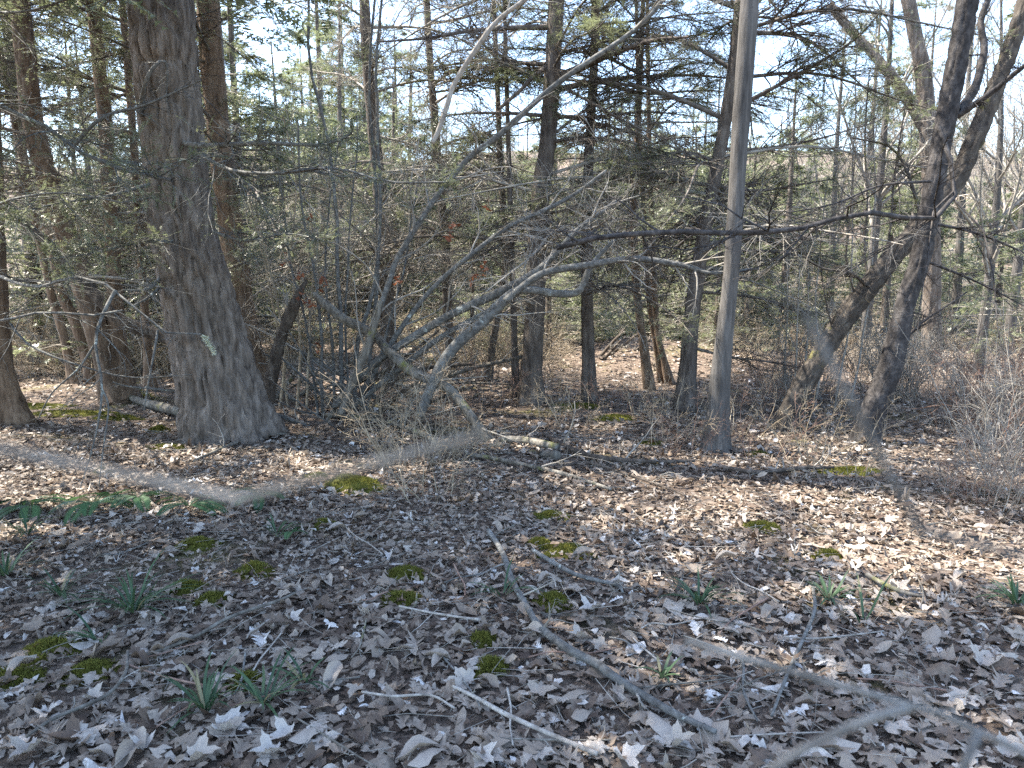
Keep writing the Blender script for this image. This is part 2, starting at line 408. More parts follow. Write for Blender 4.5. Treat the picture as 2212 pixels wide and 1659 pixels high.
def hemlock(label, pts, mat, H=15, group=None, name='hemlock_tree', nbranch=22, zlow=1.2, zdense=3.0, seed=0, scale=1.0, nu=28, nv=90, amp=.012, style='furrow', flare=.35, flare_h=.35, roots=5, phase=0, Y=None, depth_lean=0.0, phis=None, live=1.0, dead=1.0, cat='tree', lowshare=.8):
    """pts: (px, py, width px) from the base up; continues above the frame to height H"""
    r = np.random.default_rng(seed)
    b = on_ground(pts[0][0], pts[0][1]) if Y is None else at(pts[0][0], pts[0][1], Y)
    if Y is not None: b[2] = float(ground_z(b[0], b[1]))
    D = b[1]; W = []; R = []
    for k, (x, y, w) in enumerate(pts):
        p = at(x, y, D) if k else b.copy()
        W.append(p); R.append(w * .5 * D / FPX)
    W[0] = W[0] - np.array([0, 0, .06])
    d = unit(W[-1] - W[-2]); rl = R[-1]; p = W[-1]; z0 = p[2]
    while p[2] < H:
        p = p + d * 1.6; d = unit(d + np.array([-d[0] * .25, r.normal(0, .01), .15])); W.append(p); R.append(max(.015, rl * (1 - (p[2] - z0) / (H - z0 + 1.8))))
    W = np.array(W)
    for k in range(1, len(W)): W[k, 1] += depth_lean * (W[k, 2] - W[0, 2])
    t = thing(name, b, label, cat, group)
    mb = MB(); C = trunk_mesh(mb, W - b, R, nu, nv, amp, style, flare, flare_h, roots, phase, seed * 1.37)
    mb.build('trunk', mat, t)
    if nbranch:
        zs = np.where(r.random(nbranch) < lowshare, r.uniform(zlow, min(6.2, H * .9), nbranch), r.uniform(min(6.2, H * .9), H * .93, nbranch))
        for z in np.sort(zs):
            i = np.argmin(abs(C[:, 2] - z)); p = C[i, :3]
            sc = scale * (1.15 - .75 * (z / H)) * r.uniform(.7, 1.2)
            u = r.random()
            k = ('dead' if u < .72 else 'sparse') if z < zdense else ('live' if u < .62 * live else ('sparse' if u < .62 * live + .25 else 'dead'))
            phi = r.uniform(0, 2 * math.pi) if phis is None else r.uniform(*phis)
            add_branch(t, r, p, phi, r.normal(.02, .14) if z < zdense else r.normal(.08, .15), sc, k)
    return t, C, b

# ---- foreground and middle trees, described where they stand
T1, C1, B1 = hemlock('huge grey hemlock with flaring mossy base, thickest trunk in the wood',
    [(500, 942, 188), (482, 868, 170), (456, 760, 155), (430, 653, 142), (396, 500, 122), (377, 333, 115), (361, 167, 116), (347, 0, 118), (338, -120, 116)],
    M['hemlock'], 17, nbranch=22, zlow=4.2, zdense=3, lowshare=.3, seed=1, scale=1.5, nu=132, nv=350, amp=.034, flare=.34, flare_h=.26, roots=5, phase=.9)
T0, C0, B0 = hemlock('brown trunk cut off by the left edge of the view',
    [(0, 915, 110), (-22, 800, 90), (-32, 650, 84), (-42, 450, 80), (-50, 200, 78), (-56, 0, 74)],
    M['hemlock_red'], 15, nbranch=12, zlow=2.6, seed=2, scale=1.25, nu=70, nv=160, flare=.5, flare_h=.3)
TA, CA, BA = hemlock('sunlit brown hemlock leaning left, left stem of the joined pair',
    [(258, 868, 66), (236, 800, 50), (216, 730, 48), (190, 650, 46), (150, 520, 42), (105, 390, 39), (72, 270, 38), (58, 150, 36), (42, 0, 35)],
    M['hemlock_red'], 14, nbranch=20, zlow=1.5, seed=3, nu=48, nv=150, flare=.45, flare_h=.3)
TB, CB, BB = hemlock('sunlit brown upright hemlock, right stem of the joined pair',
    [(272, 866, 60), (262, 790, 38), (250, 700, 34), (246, 600, 30), (236, 420, 27), (227, 270, 25), (210, 100, 24), (200, 0, 24)],
    M['hemlock_red'], 13, nbranch=22, zlow=1.5, seed=4, nu=44, nv=150, flare=.4, flare_h=.3)
hemlock('slim leaning trunk farthest left in the sunlit brush', [(162, 850, 20), (148, 770, 17), (128, 690, 16), (112, 640, 15), (85, 520, 14), (60, 400, 13)], M['hemlock_red'], 10, nbranch=14, zlow=2.0, seed=5, nu=24, nv=80, Y=10.8)
hemlock('slim brown trunk leaning left beside the joined pair', [(203, 835, 28), (185, 760, 23), (160, 690, 22), (133, 630, 21), (112, 520, 20), (95, 420, 19)], M['hemlock_red'], 11, nbranch=14, zlow=2.0, seed=6, nu=24, nv=80, Y=11.2)
hemlock('slim upright trunk between the joined pair and the huge hemlock', [(326, 852, 26), (320, 770, 18), (315, 690, 17), (308, 600, 16), (295, 400, 15), (280, 200, 14), (268, 50, 13)], M['hemlock_red'], 11, nbranch=16, zlow=1.8, seed=7, nu=24, nv=90, Y=10.2)
hemlock('torn orange-barked trunk just behind the huge hemlock', [(560, 868, 60), (540, 760, 52), (520, 640, 50), (500, 500, 48), (478, 330, 46), (460, 160, 44), (448, 0, 42)], M['hemlock_red'], 13, nbranch=16, zlow=1.2, live=.6, lowshare=1, seed=8, nu=44, nv=140, Y=9.6)
T5, C5, B5 = hemlock('dark hemlock behind the clump of slender grey stems', [(846, 852, 40), (838, 700, 31), (828, 500, 28), (812, 330, 25), (797, 170, 23), (786, 0, 21)], M['hemlock_dark'], 13, nbranch=24, zlow=1.0, live=.3, lowshare=1, seed=9, nu=36, nv=120, Y=10.6)
T6, C6, B6 = hemlock('slender hemlock left of centre under the sky gap', [(975, 842, 28), (968, 700, 21), (960, 500, 19), (948, 380, 17), (938, 250, 16), (928, 120, 14), (922, 0, 13)], M['hemlock_dark'], 12, nbranch=22, zlow=1.0, live=.3, lowshare=1, seed=10, nu=30, nv=110, Y=10.9)
hemlock('thin bare-boled young hemlock right of the slender one', [(1050, 845, 20), (1068, 720, 15), (1093, 560, 14), (1085, 420, 13), (1078, 280, 12), (1072, 130, 10)], M['hemlock_dark'], 10, nbranch=24, zlow=.8, seed=11, nu=24, nv=90, Y=11.0)
T7, C7, B7 = hemlock('tall central hemlock with long dark horizontal limbs', [(1147, 872, 62), (1148, 800, 45), (1157, 653, 41), (1167, 433, 39), (1184, 300, 33), (1194, 133, 31), (1202, 0, 30)], M['hemlock_dark'], 15, nbranch=24, zlow=1.2, live=.3, lowshare=.95, seed=12, nu=56, nv=170, flare=.3, phis=None)
hemlock('thin companion trunk hugging the tall central hemlock', [(1118, 862, 22), (1112, 770, 15), (1110, 690, 14), (1106, 560, 13), (1102, 430, 11)], M['hemlock_dark'], 9, nbranch=10, zlow=1.6, seed=13, nu=22, nv=70, Y=9.6)
T8, C8, B8 = hemlock('straight slim hemlock right of the tall central one', [(1274, 862, 36), (1270, 750, 27), (1267, 600, 24), (1270, 430, 21), (1274, 290, 19), (1283, 150, 17), (1286, 0, 15)], M['hemlock_dark'], 13, nbranch=26, zlow=1.1, live=.35, lowshare=.9, seed=14, nu=36, nv=120, flare=.25)
hemlock('left trunk of the three slim ones by the low bank', [(1403, 842, 26), (1392, 760, 19), (1382, 690, 17), (1374, 610, 16), (1370, 480, 14), (1376, 330, 12)], M['hemlock_red'], 11, nbranch=24, zlow=1.4, seed=15, nu=28, nv=90, flare=.25)
hemlock('middle trunk of the three slim ones by the low bank', [(1430, 826, 17), (1420, 760, 13), (1408, 690, 12), (1398, 600, 11), (1392, 480, 10)], M['hemlock_red'], 10, nbranch=12, zlow=1.8, seed=16, nu=22, nv=70, flare=.25)
hemlock('right trunk of the three slim ones, mossy at its foot', [(1449, 830, 22), (1435, 780, 15), (1422, 730, 13), (1414, 640, 12), (1410, 520, 11)], M['hemlock_red'], 10, nbranch=12, zlow=1.8, seed=17, nu=22, nv=70, flare=.3)
T10, C10, B10 = hemlock('dark hemlock leaning right behind the smooth grey tree', [(1480, 886, 50), (1486, 800, 36), (1492, 700, 32), (1506, 600, 30), (1530, 450, 28), (1555, 330, 26), (1580, 180, 24), (1598, 20, 22)], M['hemlock_dark'], 13, nbranch=36, zlow=.8, zdense=1.8, live=.65, seed=18, nu=44, nv=130, flare=.3, scale=1.15)
T11, C11, B11 = hemlock('straight smooth grey tree with small dark bark spots', [(1545, 976, 60), (1550, 900, 49), (1558, 786, 42), (1573, 653, 34), (1583, 550, 34), (1592, 400, 34), (1603, 233, 36), (1620, 0, 36), (1630, -130, 35)], M['grey'], 14, name='maple_tree', nbranch=0, seed=19, nu=60, nv=200, amp=.005, style='smooth', flare=.3, flare_h=.2)
T12, C12, B12 = hemlock('shaggy mossy tree leaning far right across the view', [(1694, 932, 46), (1706, 890, 42), (1732, 836, 43), (1792, 736, 40), (1850, 653, 41), (1916, 570, 39), (1990, 480, 36), (2062, 395, 34), (2110, 290, 33), (2150, 190, 31), (2188, 90, 29), (2215, 0, 27)], M['shaggy'], 9, name='leaning_tree', nbranch=0, seed=20, nu=52, nv=240, amp=.022, style='scale', flare=.25, flare_h=.2)
T13, C13, B13 = hemlock('dark scaly-barked tree leaning right at the right side', [(1868, 960, 64), (1880, 910, 50), (1897, 860, 46), (1925, 786, 46), (1957, 653, 38), (1990, 553, 38), (2022, 380, 37), (2048, 233, 38), (2080, 67, 39), (2090, 0, 38), (2108, -130, 36)], M['cherry'], 12, name='cherry_tree', nbranch=0, seed=21, nu=60, nv=240, amp=.014, style='scale', flare=.25, flare_h=.25)
T14, C14, B14 = hemlock('thick pale forked tree far behind the dark scaly-barked tree', [(2012, 800, 38), (2013, 600, 34), (2010, 400, 32), (2004, 280, 32), (1996, 170, 31), (1978, 80, 26), (1962, 0, 25)], M['hemlock'], 13, name='forked_tree', nbranch=0, seed=22, nu=40, nv=120, amp=.01, flare=.3, Y=13.0)

# ---- big limbs of single trees, where the photograph shows them
def limbs(tree, b, D, mat, items, seed=0):
    for k, (pts, w0, w1, kind, n1, n2, n3) in enumerate(items):
        path = [at(x, y, D + dz) for x, y, dz in pts]
        custom_limb(tree, b, path, w0, w1, mat, seed * 50 + k, kind, n1, n2, n3)

D7 = B7[1]
limbs(T7, B7, D7, M['hemlock_dark'], [
    ([(1184, 58, 0), (1100, 60, -.3), (1000, 70, -.7), (920, 84, -1), (820, 92, -1.3)], .035, .008, 'dead', 24, 8, 2),
    ([(1212, 165, 0), (1260, 145, -.2), (1320, 117, -.5), (1404, 88, -.9), (1490, 80, -1.3)], .05, .012, 'dead', 20, 8, 2),
    ([(1210, 192, 0), (1304, 173, .2), (1474, 163, .6), (1600, 172, .9)], .038, .008, 'sparse', 26, 8, 2),
    ([(1180, 138, 0), (1130, 135, .3), (1060, 128, .5), (1000, 134, .8), (900, 150, 1)], .03, .007, 'dead', 22, 8, 2),
    ([(1180, 142, 0), (1150, 165, -.2), (1120, 200, -.3), (1080, 235, -.3)], .03, .02, 'dead', 5, 4, 1),
    ([(1175, 248, 0), (1080, 243, -.2), (990, 246, -.5), (900, 262, -.6)], .025, .006, 'sparse', 26, 9, 2),
    ([(1198, 250, 0), (1290, 250, .2), (1400, 240, .4), (1500, 250, .6)], .025, .006, 'dead', 24, 9, 2),
    ([(1175, 310, 0), (1240, 297, -.2), (1330, 300, -.4), (1420, 322, -.6), (1470, 340, -.7)], .025, .006, 'sparse', 20, 8, 2),
    ([(1205, 180, 0), (1250, 205, -.3), (1310, 240, -.5), (1390, 280, -.6), (1440, 300, -.8)], .022, .006, 'dead', 18, 8, 2),
], 7)
D10 = B10[1]
limbs(T10, B10, D10, M['hemlock_dark'], [
    ([(1575, 235, 0), (1640, 205, -.2), (1760, 140, -.4), (1850, 85, -.7), (1900, 30, -.9)], .03, .006, 'sparse', 26, 9, 2),
    ([(1560, 320, 0), (1640, 320, .2), (1760, 300, .5), (1900, 260, .8)], .025, .006, 'sparse', 26, 9, 2),
    ([(1540, 400, 0), (1640, 410, -.3), (1740, 395, -.6), (1830, 380, -.8)], .022, .006, 'sparse', 24, 9, 2),
    ([(1496, 750, 0), (1580, 770, -.1), (1660, 780, -.2), (1750, 800, -.2)], .022, .006, 'dead', 24, 8, 2),
    ([(1500, 630, 0), (1600, 640, .3), (1700, 660, .6), (1830, 700, .8)], .022, .006, 'sparse', 26, 9, 2),
    ([(1510, 560, 0), (1600, 540, .4), (1720, 550, .8), (1850, 590, 1.2)], .022, .006, 'sparse', 26, 9, 2),
    ([(1545, 350, 0), (1480, 330, -.1), (1400, 345, -.3), (1320, 380, -.4)], .02, .005, 'sparse', 22, 9, 2),
], 10)
D13 = B13[1]
limbs(T13, B13, D13, M['cherry'], [
    ([(2072, 240, .05), (2105, 195, .1), (2120, 145, .15), (2128, 100, .2), (2120, 45, .25), (2140, -10, .3)], .04, .026, 'dead', 3, 4, 1),
    ([(2068, 250, 0), (2140, 200, -.2), (2212, 142, -.4), (2260, 110, -.5)], .03, .015, 'dead', 8, 7, 2),
    ([(2028, 273, -.12), (2051, 333, -.25), (2065, 417, -.3), (2041, 460, -.4), (1991, 480, -.5), (1911, 460, -.6), (1808, 473, -.7), (1708, 497, -.8), (1575, 503, -.9), (1474, 500, -.9), (1304, 511, -.8), (1204, 535, -.7)], .020, .024, 'dead', 26, 8, 2),
    ([(2010, 390, -.1), (1900, 400, -.3), (1800, 440, -.5), (1700, 460, -.6)], .014, .005, 'dead', 16, 8, 2),
    ([(1985, 560, .1), (2060, 590, .2), (2130, 620, .2), (2212, 660, .2)], .016, .005, 'dead', 18, 8, 2),
    ([(1935, 750, .05), (1990, 700, .1), (2050, 660, .1), (2090, 630, .2)], .016, .006, 'dead', 14, 7, 2),
    ([(2000, 480, .1), (2100, 500, .2), (2212, 545, .2), (2300, 590, .3)], .016, .005, 'dead', 22, 8, 2),
], 13)
limbs(T14, B14, B14[1], M['hemlock'], [
    ([(2004, 290, 0), (1960, 215, .1), (1905, 140, .3), (1840, 70, .5), (1790, 10, .6)], .10, .07, 'dead', 16, 9, 3),
    ([(1975, 225, -.1), (1935, 170, -.2), (1915, 140, -.2)], .08, .05, 'dead', 3, 4, 1),
], 14)
limbs(T12, B12, B12[1], M['shaggy'], [
    ([(1880, 620, 0), (1868, 540, .1), (1875, 440, .1), (1870, 300, .2), (1880, 150, .2)], .012, .006, 'dead', 20, 7, 2),
    ([(1850, 650, 0), (1830, 560, -.1), (1838, 460, -.1), (1850, 320, -.1)], .010, .005, 'dead', 18, 7, 2),
    ([(1900, 600, 0), (1920, 500, .1), (1930, 380, .1), (1955, 220, .1)], .012, .006, 'dead', 18, 7, 2),
    ([(1880, 630, 0), (1840, 590, -.2), (1780, 580, -.3), (1740, 560, -.4)], .020, .008, 'dead', 12, 7, 2),
    ([(1800, 730, 0), (1780, 640, -.1), (1770, 560, -.1), (1775, 470, -.1)], .009, .004, 'dead', 18, 7, 2),
    ([(1990, 480, 0), (1960, 380, .1), (1920, 320, .2), (1840, 300, .3)], .02, .008, 'dead', 18, 8, 2),
], 12)
D1 = B1[1]
limbs(T1, B1, D1, M['limb'], [
    ([(302, 245, -.2), (313, 187, -.45), (330, 150, -.5), (353, 130, -.45), (363, 150, -.4), (360, 217, -.35)], .026, .008, 'dead', 4, 3, 1),
    ([(400, 307, -.25), (443, 312, -.4), (567, 307, -.5), (700, 310, -.6), (760, 285, -.6)], .030, .010, 'sparse', 18, 8, 3),
    ([(430, 330, -.25), (500, 365, -.7), (600, 372, -1), (720, 360, -1.2), (840, 390, -1.4), (960, 390, -1.6)], .02, .006, 'live', 24, 9, 3),
    ([(350, 600, -.2), (320, 625, -.4), (265, 628, -.5)], .02, .012, 'dead', 5, 4, 1),
    ([(350, 618, -.2), (318, 645, -.5), (290, 662, -.6)], .014, .009, 'dead', 4, 4, 1),
    ([(455, 500, -.2), (530, 520, -.5), (620, 505, -.8), (700, 520, -1)], .018, .005, 'live', 18, 8, 3),
    ([(370, 520, -.3), (300, 520, -.7), (200, 545, -1.2), (90, 560, -1.6)], .02, .006, 'live', 24, 9, 3),
    ([(320, 400, -.3), (240, 420, -.8), (120, 440, -1.2), (10, 470, -1.6)], .02, .006, 'sparse', 24, 9, 3),
    ([(385, 843, -.1), (330, 838, -.2), (270, 832, -.3), (240, 823, -.4)], .018, .006, 'dead', 6, 4, 1),
], 1)
D0 = B0[1] - 2.6
limbs(T0, B0, D0, M['limb'], [
    ([(-90, 200, 2.5), (0, 230, 0), (100, 277, -.1), (160, 313, -.2), (187, 343, -.2), (247, 370, -.3), (300, 367, -.3), (370, 390, -.4)], .017, .012, 'sparse', 26, 9, 3),
    ([(160, 313, -.2), (200, 270, -.3), (240, 245, -.3), (310, 227, -.4), (433, 173, -.5)], .013, .005, 'dead', 14, 7, 2),
    ([(-80, 690, 2.2), (0, 690, .6), (100, 670, .3), (180, 680, .3), (267, 668, .2)], .014, .008, 'dead', 14, 7, 2),
    ([(-80, 560, 2.4), (60, 620, 1), (160, 600, .6), (247, 627, .4), (340, 713, .3), (436, 722, .2)], .018, .007, 'dead', 14, 7, 2),
    ([(247, 627, .4), (217, 687, .3), (203, 747, .2), (217, 837, .1), (200, 953, 0), (170, 1053, -.1)], .015, .003, 'dead', 8, 4, 1),
    ([(203, 747, .2), (165, 800, .2), (110, 850, .2), (80, 905, .2)], .009, .004, 'dead', 5, 4, 1),
    ([(217, 837, .1), (233, 880, .1), (222, 960, 0), (212, 1050, 0)], .008, .003, 'dead', 5, 4, 1),
    ([(343, 713, .3), (332, 780, .2), (322, 830, .2), (313, 886, .2)], .010, .005, 'dead', 4, 4, 1),
    ([(-80, 470, 2), (40, 430, .5), (160, 420, .2), (260, 440, 0), (330, 430, -.1)], .014, .005, 'live', 20, 9, 3),
    ([(-80, 30, 2), (20, 30, .8), (90, 20, .5), (180, -10, .3)], .016, .006, 'sparse', 12, 8, 2),
    ([(25, 700, .5), (60, 740, .4), (150, 780, .3), (280, 812, .3), (420, 806, .2)], .010, .003, 'dead', 9, 5, 1),
], 2)

# ------------------------------------------------------------------ hemlocks of the wood behind: trunk, branches, needles; four builds shared by all copies
def far_crown(seed, H, nb, zlow):
    r = np.random.default_rng(seed)
    tr = MB(); pts = [(0, 0, -.1), (r.normal(0, .05), r.normal(0, .05), H * .4), (r.normal(0, .12), r.normal(0, .12), H)]
    trunk_mesh(tr, pts, [.10 + H * .004, .085, .015], 14, 40, .008, 'furrow', .3, .25, 4, 0, seed)
    wood, nee = MB(), MB()
    for z in zlow + (H * .97 - zlow) * np.sort(r.random(nb)) ** 1.8:
        f = z / H; L = (2.5 * (1 - f) ** .75 + .35) * r.uniform(.65, 1.2); phi = r.uniform(0, 6.283); s = np.linspace(0, 1, 7)
        up = r.normal(.05, .12); sag = r.uniform(.1, .4)
        x = L * s; zz = z + L * (up * s - sag * s ** 2 * .7); y = .08 * L * np.sin(s * 4 + z)
        P = np.stack([x * math.cos(phi) - y * math.sin(phi), x * math.sin(phi) + y * math.cos(phi), zz], 1)[None]
        R = np.linspace(.02 * (1.1 - f) + .004, .003, 7)[None]
        low = z < 1.4
        w, n_ = limb_parts(r, P, R, int(11 + 4 * (1 - f)), 5, 2, .25 if low else .08, 1.9, 5, .030, .0145, .35, -.05, .16, .5 if low else .9, 4, (.36, .7), .7, 2, 3)
        V, Q, T, A = w.arrays(); wood.add(V, Q, T, A)
        if n_.v:
            V, Q, T, A = n_.arrays(); nee.add(V, None, T, A)
    return tr, wood, nee

FAR = []
for k, (H, nb, zl) in enumerate(((8, 50, .4), (10, 48, .6), (6, 46, .3), (10, 40, 1.6), (11, 34, 3.1))):  # last build: high crown above the frame, shaped only to cast shade
    tr, wd, ne = far_crown(500 + k, H, nb, zl)
    FAR.append((tr.mesh('trunk', M['hemlock_dark']), wd.mesh('branches', M['twig']), ne.mesh('needles', M['needle'], False)))

def far_hemlock(x, y, variant, sc, rot, label, group):
    t = thing('hemlock_tree', (x, y, float(ground_z(x, y)) - .02), label, 'tree', group)
    t.rotation_euler = (0, 0, rot); t.scale = (sc, sc, sc)
    put('trunk', FAR[variant][0], t); c = put('branches', FAR[variant][1], t); put('needles', FAR[variant][2], c)
    return t

rf = np.random.default_rng(77)
FARPOS = []
def scatter_far(n, x0, x1, y0, y1, variants, s0, s1, label, group, gap=1.3):
    k = 0
    while k < n:
        px, Y = rf.uniform(x0, x1), rf.uniform(y0, y1)
        X = (px - 1106) / FPX * Y
        if any((X - a) ** 2 + (Y - c) ** 2 < gap ** 2 for a, c in FARPOS): gap *= .985; continue
        FARPOS.append((X, Y)); k += 1
        far_hemlock(X, Y, variants[rf.integers(len(variants))], rf.uniform(s0, s1), rf.uniform(0, 6.28), label + ' behind ' + behind(px), group)
MARKS = [(55, 'the trunk cut off by the left edge'), (215, 'the joined pair of hemlocks'), (430, 'the huge hemlock'), (730, 'the clump of slender grey stems'), (955, 'the slender hemlock under the sky gap'), (1165, 'the tall central hemlock'),
         (1275, 'the straight slim hemlock'), (1390, 'the three slim trunks'), (1580, 'the smooth grey tree'), (1800, 'the leaning mossy tree'), (2000, 'the dark scaly-barked tree'), (2140, 'the right edge thicket')]
def behind(px):
    return min(MARKS, key=lambda m: abs(m[0] - px))[1]
scatter_far(8, -250, 600, 13, 16.5, (1, 3, 0), .9, 1.1, 'dense hemlock in the shady wood', 'hemlocks in the left wood')
scatter_far(11, -300, 800, 20, 36, (0, 1, 3), .9, 1.2, 'deeper hemlock in the shady wood', 'hemlocks in the left wood')
scatter_far(15, 420, 900, 19, 36, (0, 1, 3), .9, 1.2, 'mid-height hemlock in the shady wood', 'hemlocks in the left wood', 1.1)
scatter_far(6, 700, 1900, 13.5, 17, (2,), .4, .6, 'young hemlock with branches to the ground', 'young hemlocks at the back of the clearing', 1.1)
scatter_far(16, 800, 1300, 18, 32, (2,), .75, 1.05, 'low sunlit hemlock in the back wood', 'low hemlocks under the sky gap')
scatter_far(10, 1250, 1950, 17, 22, (0, 2), .75, 1.0, 'bushy sunlit hemlock in the back wood', 'hemlocks in the right wood')
scatter_far(15, 1250, 2050, 20, 34, (0, 1, 2), .8, 1.05, 'farther bushy hemlock in the back wood', 'hemlocks in the right wood')
scatter_far(12, -400, 850, 34, 60, (0, 1, 2), 1.0, 1.4, 'distant hemlock on the hillside', 'distant hemlocks on the hillside')
scatter_far(7, 850, 1250, 30, 55, (2,), .9, 1.1, 'distant hemlock on the hillside', 'distant hemlocks on the hillside')
scatter_far(14, 1250, 2300, 34, 60, (0, 2), 1.0, 1.3, 'distant hemlock on the hillside', 'distant hemlocks on the hillside')
scatter_far(6, 1950, 2500, 14, 28, (2,), .65, .9, 'small hemlock in the back wood', 'small hemlocks at the right edge')
# hemlocks outside the frame; those at left are added to shade the near ground
for x, y, v, s in ((-4.3, 4.1, 4, 1.15), (-5.6, 3.4, 4, 1.25), (-3.7, 2.4, 4, 1.1), (-3.9, 5.0, 4, 1.2), (7.4, 7.6, 1, 1.0)):
    far_hemlock(x, y, v, s, x * 2.1, 'hemlock added just outside the view, its trunk unseen', 'hemlocks around the viewpoint')

# ------------------------------------------------------------------ bare deciduous trees on the hillside
def bare_tree(seed, H):
    r = np.random.default_rng(seed)
    s = np.linspace(0, 1, 9)[:, None]
    P = np.hstack([.25 * np.sin(s * 3 + seed) * s, .2 * np.cos(s * 4 + seed) * s, s * H])[None]; R = np.linspace(.14, .015, 9)[None]
    wood = MB().add(*tubes(P, R, 7))
    cr = MB()
    i = np.zeros(16, int); t = r.uniform(.25, .97, 16)
    P1, R1 = grow(r, P, R, i, t, H * .36 * (1.2 - t) * r.uniform(.6, 1.2, 16), r.uniform(.45, .9, 16), 6, .12, (0, 0, .1), None, .5)
    i2 = np.repeat(np.arange(16), 9); t2 = r.uniform(.2, 1, len(i2))
    P2, R2 = grow(r, P1, R1, i2, t2, H * .12 * r.uniform(.5, 1.2, len(i2)), r.uniform(.4, .9, len(i2)), 5, .15, (0, 0, .06), None, .55)
    i3 = np.repeat(np.arange(len(i2)), 6); t3 = r.uniform(.2, 1, len(i3))
    P3, R3 = grow(r, P2, R2, i3, t3, H * .05 * r.uniform(.5, 1.2, len(i3)), r.uniform(.4, .9, len(i3)), 4, .18, (0, 0, .03), None, .6)
    R3 = np.maximum(R3, .004)
    cr.add(*tubes(P1, R1, 5)); cr.add(*tubes(P2, np.maximum(R2, .005), 3)); cr.add(*tubes(P3, R3, 3))
    return wood.mesh('trunk', M['grey']), cr.mesh('branches', M['twig'])
BARE = [bare_tree(900 + k, 10 + k) for k in range(3)]
for k in range(130):
    Y = rf.uniform(26, 85); X = (rf.uniform(-500, 2700) - 1106) / FPX * Y
    t = thing('bare_tree', (X, Y, float(ground_z(X, Y)) - .05), 'leafless grey tree on the far hillside', 'tree', 'leafless trees on the hillside')
    s = rf.uniform(.6, 1.0); t.scale = (s, s, s); t.rotation_euler = (0, 0, rf.uniform(0, 6.28))
    tw, cw = BARE[k % 3]; put('trunk', tw, t); put('branches', cw, t)
for k, (px, Y, s) in enumerate(((2120, 11.5, .62), (2180, 15, .8), (1870, 13.5, .7), (2260, 12.5, .75), (1790, 17, .7), (2060, 19, .85))):
    X = (px - 1106) / FPX * Y
    t = thing('bare_tree', (X, Y, float(ground_z(X, Y)) - .05), 'slender leafless tree rising from the thicket at the right', 'tree', 'leafless trees in the right thicket')
    t.scale = (s, s, s); t.rotation_euler = (0, 0, k * 1.3)
    tw, cw = BARE[k % 3]; put('trunk', tw, t); put('branches', cw, t)

# ------------------------------------------------------------------ shrubs, saplings, brush
def shrub_mesh(seed, n, h, spread, mat, n2=7, n3=4, arch=-.05, r0=.006, wob=.12, lean=.35, tw=.0022, name='bare_shrub', S=7):
    r = np.random.default_rng(seed)
    a = r.uniform(0, 6.283, n); q = np.sqrt(r.random(n)) * spread
    p = np.stack([q * np.cos(a), q * np.sin(a), np.full(n, -.03)], 1)
    d = unit(np.stack([np.cos(a) * lean * r.normal(1, .6, n), np.sin(a) * lean * r.normal(1, .6, n), np.ones(n)], 1)); L = h * r.uniform(.5, 1.15, n)
    out = [p]
    for k in range(S - 1):
        out.append(out[-1] + d * (L / (S - 1))[:, None]); d = unit(d + r.normal(0, wob, (n, 3)) + np.array([0, 0, arch]))
    P = np.stack(out, 1); R = (r0 * r.uniform(.5, 1.2, n))[:, None] * np.linspace(1, .3, S)[None]
    mb = MB().add(*tubes(P, R, 4))
    i2 = np.repeat(np.arange(n), n2); t2 = r.uniform(.2, 1, len(i2))
    P2, R2 = grow(r, P, R, i2, t2, h * .33 * (1.25 - t2) * r.uniform(.4, 1.2, len(i2)), r.uniform(.5, 1.1, len(i2)), 5, wob * 1.4, (0, 0, arch * .5), None, .6)
    R2 = np.maximum(R2, tw * .7); mb.add(*tubes(P2, R2, 3))
    if n3:
        i3 = np.repeat(np.arange(len(i2)), n3); t3 = r.uniform(.15, 1, len(i3))
        P3, R3 = grow(r, P2, R2, i3, t3, h * .09 * r.uniform(.4, 1.3, len(i3)), r.uniform(.5, 1.2, len(i3)), 4, wob * 1.5, (0, 0, 0), None, .7)
        mb.add(*tubes(P3, np.maximum(R3, tw * .5), 3))
    return mb.mesh(name, mat)

THICK = [shrub_mesh(1200 + k, 16, 1.35, .28, M['twig_red'] if k == 1 else M['twig'], 8, 4, -.06, .006, .16, .4) for k in range(4)]
TAN = [shrub_mesh(1300 + k, 20, 1.25, .4, M['twig_tan'], 8, 3, -.12, .006, .18, .5, .003) for k in range(3)]
LOW = [shrub_mesh(1400 + k, 9, .62, .16, M['twig_red'] if k % 2 else M['twig_tan'], 6, 4, -.05, .0035, .16, .5, .0016) for k in range(3)]

def shrub(me, px, py, sc, rot, label, group=None, Y=None, cat='shrub'):
    p = on_ground(px, py) if Y is None else at(px, 800, Y)
    p[2] = float(ground_z(p[0], p[1]))
    o = put('bare_shrub', me, None, tuple(p)); o.scale = (sc, sc, sc * rf.uniform(.85, 1.15)); o.rotation_euler = (rf.normal(0, .08), rf.normal(0, .08), rot)
    return tag(o, label, cat, group)

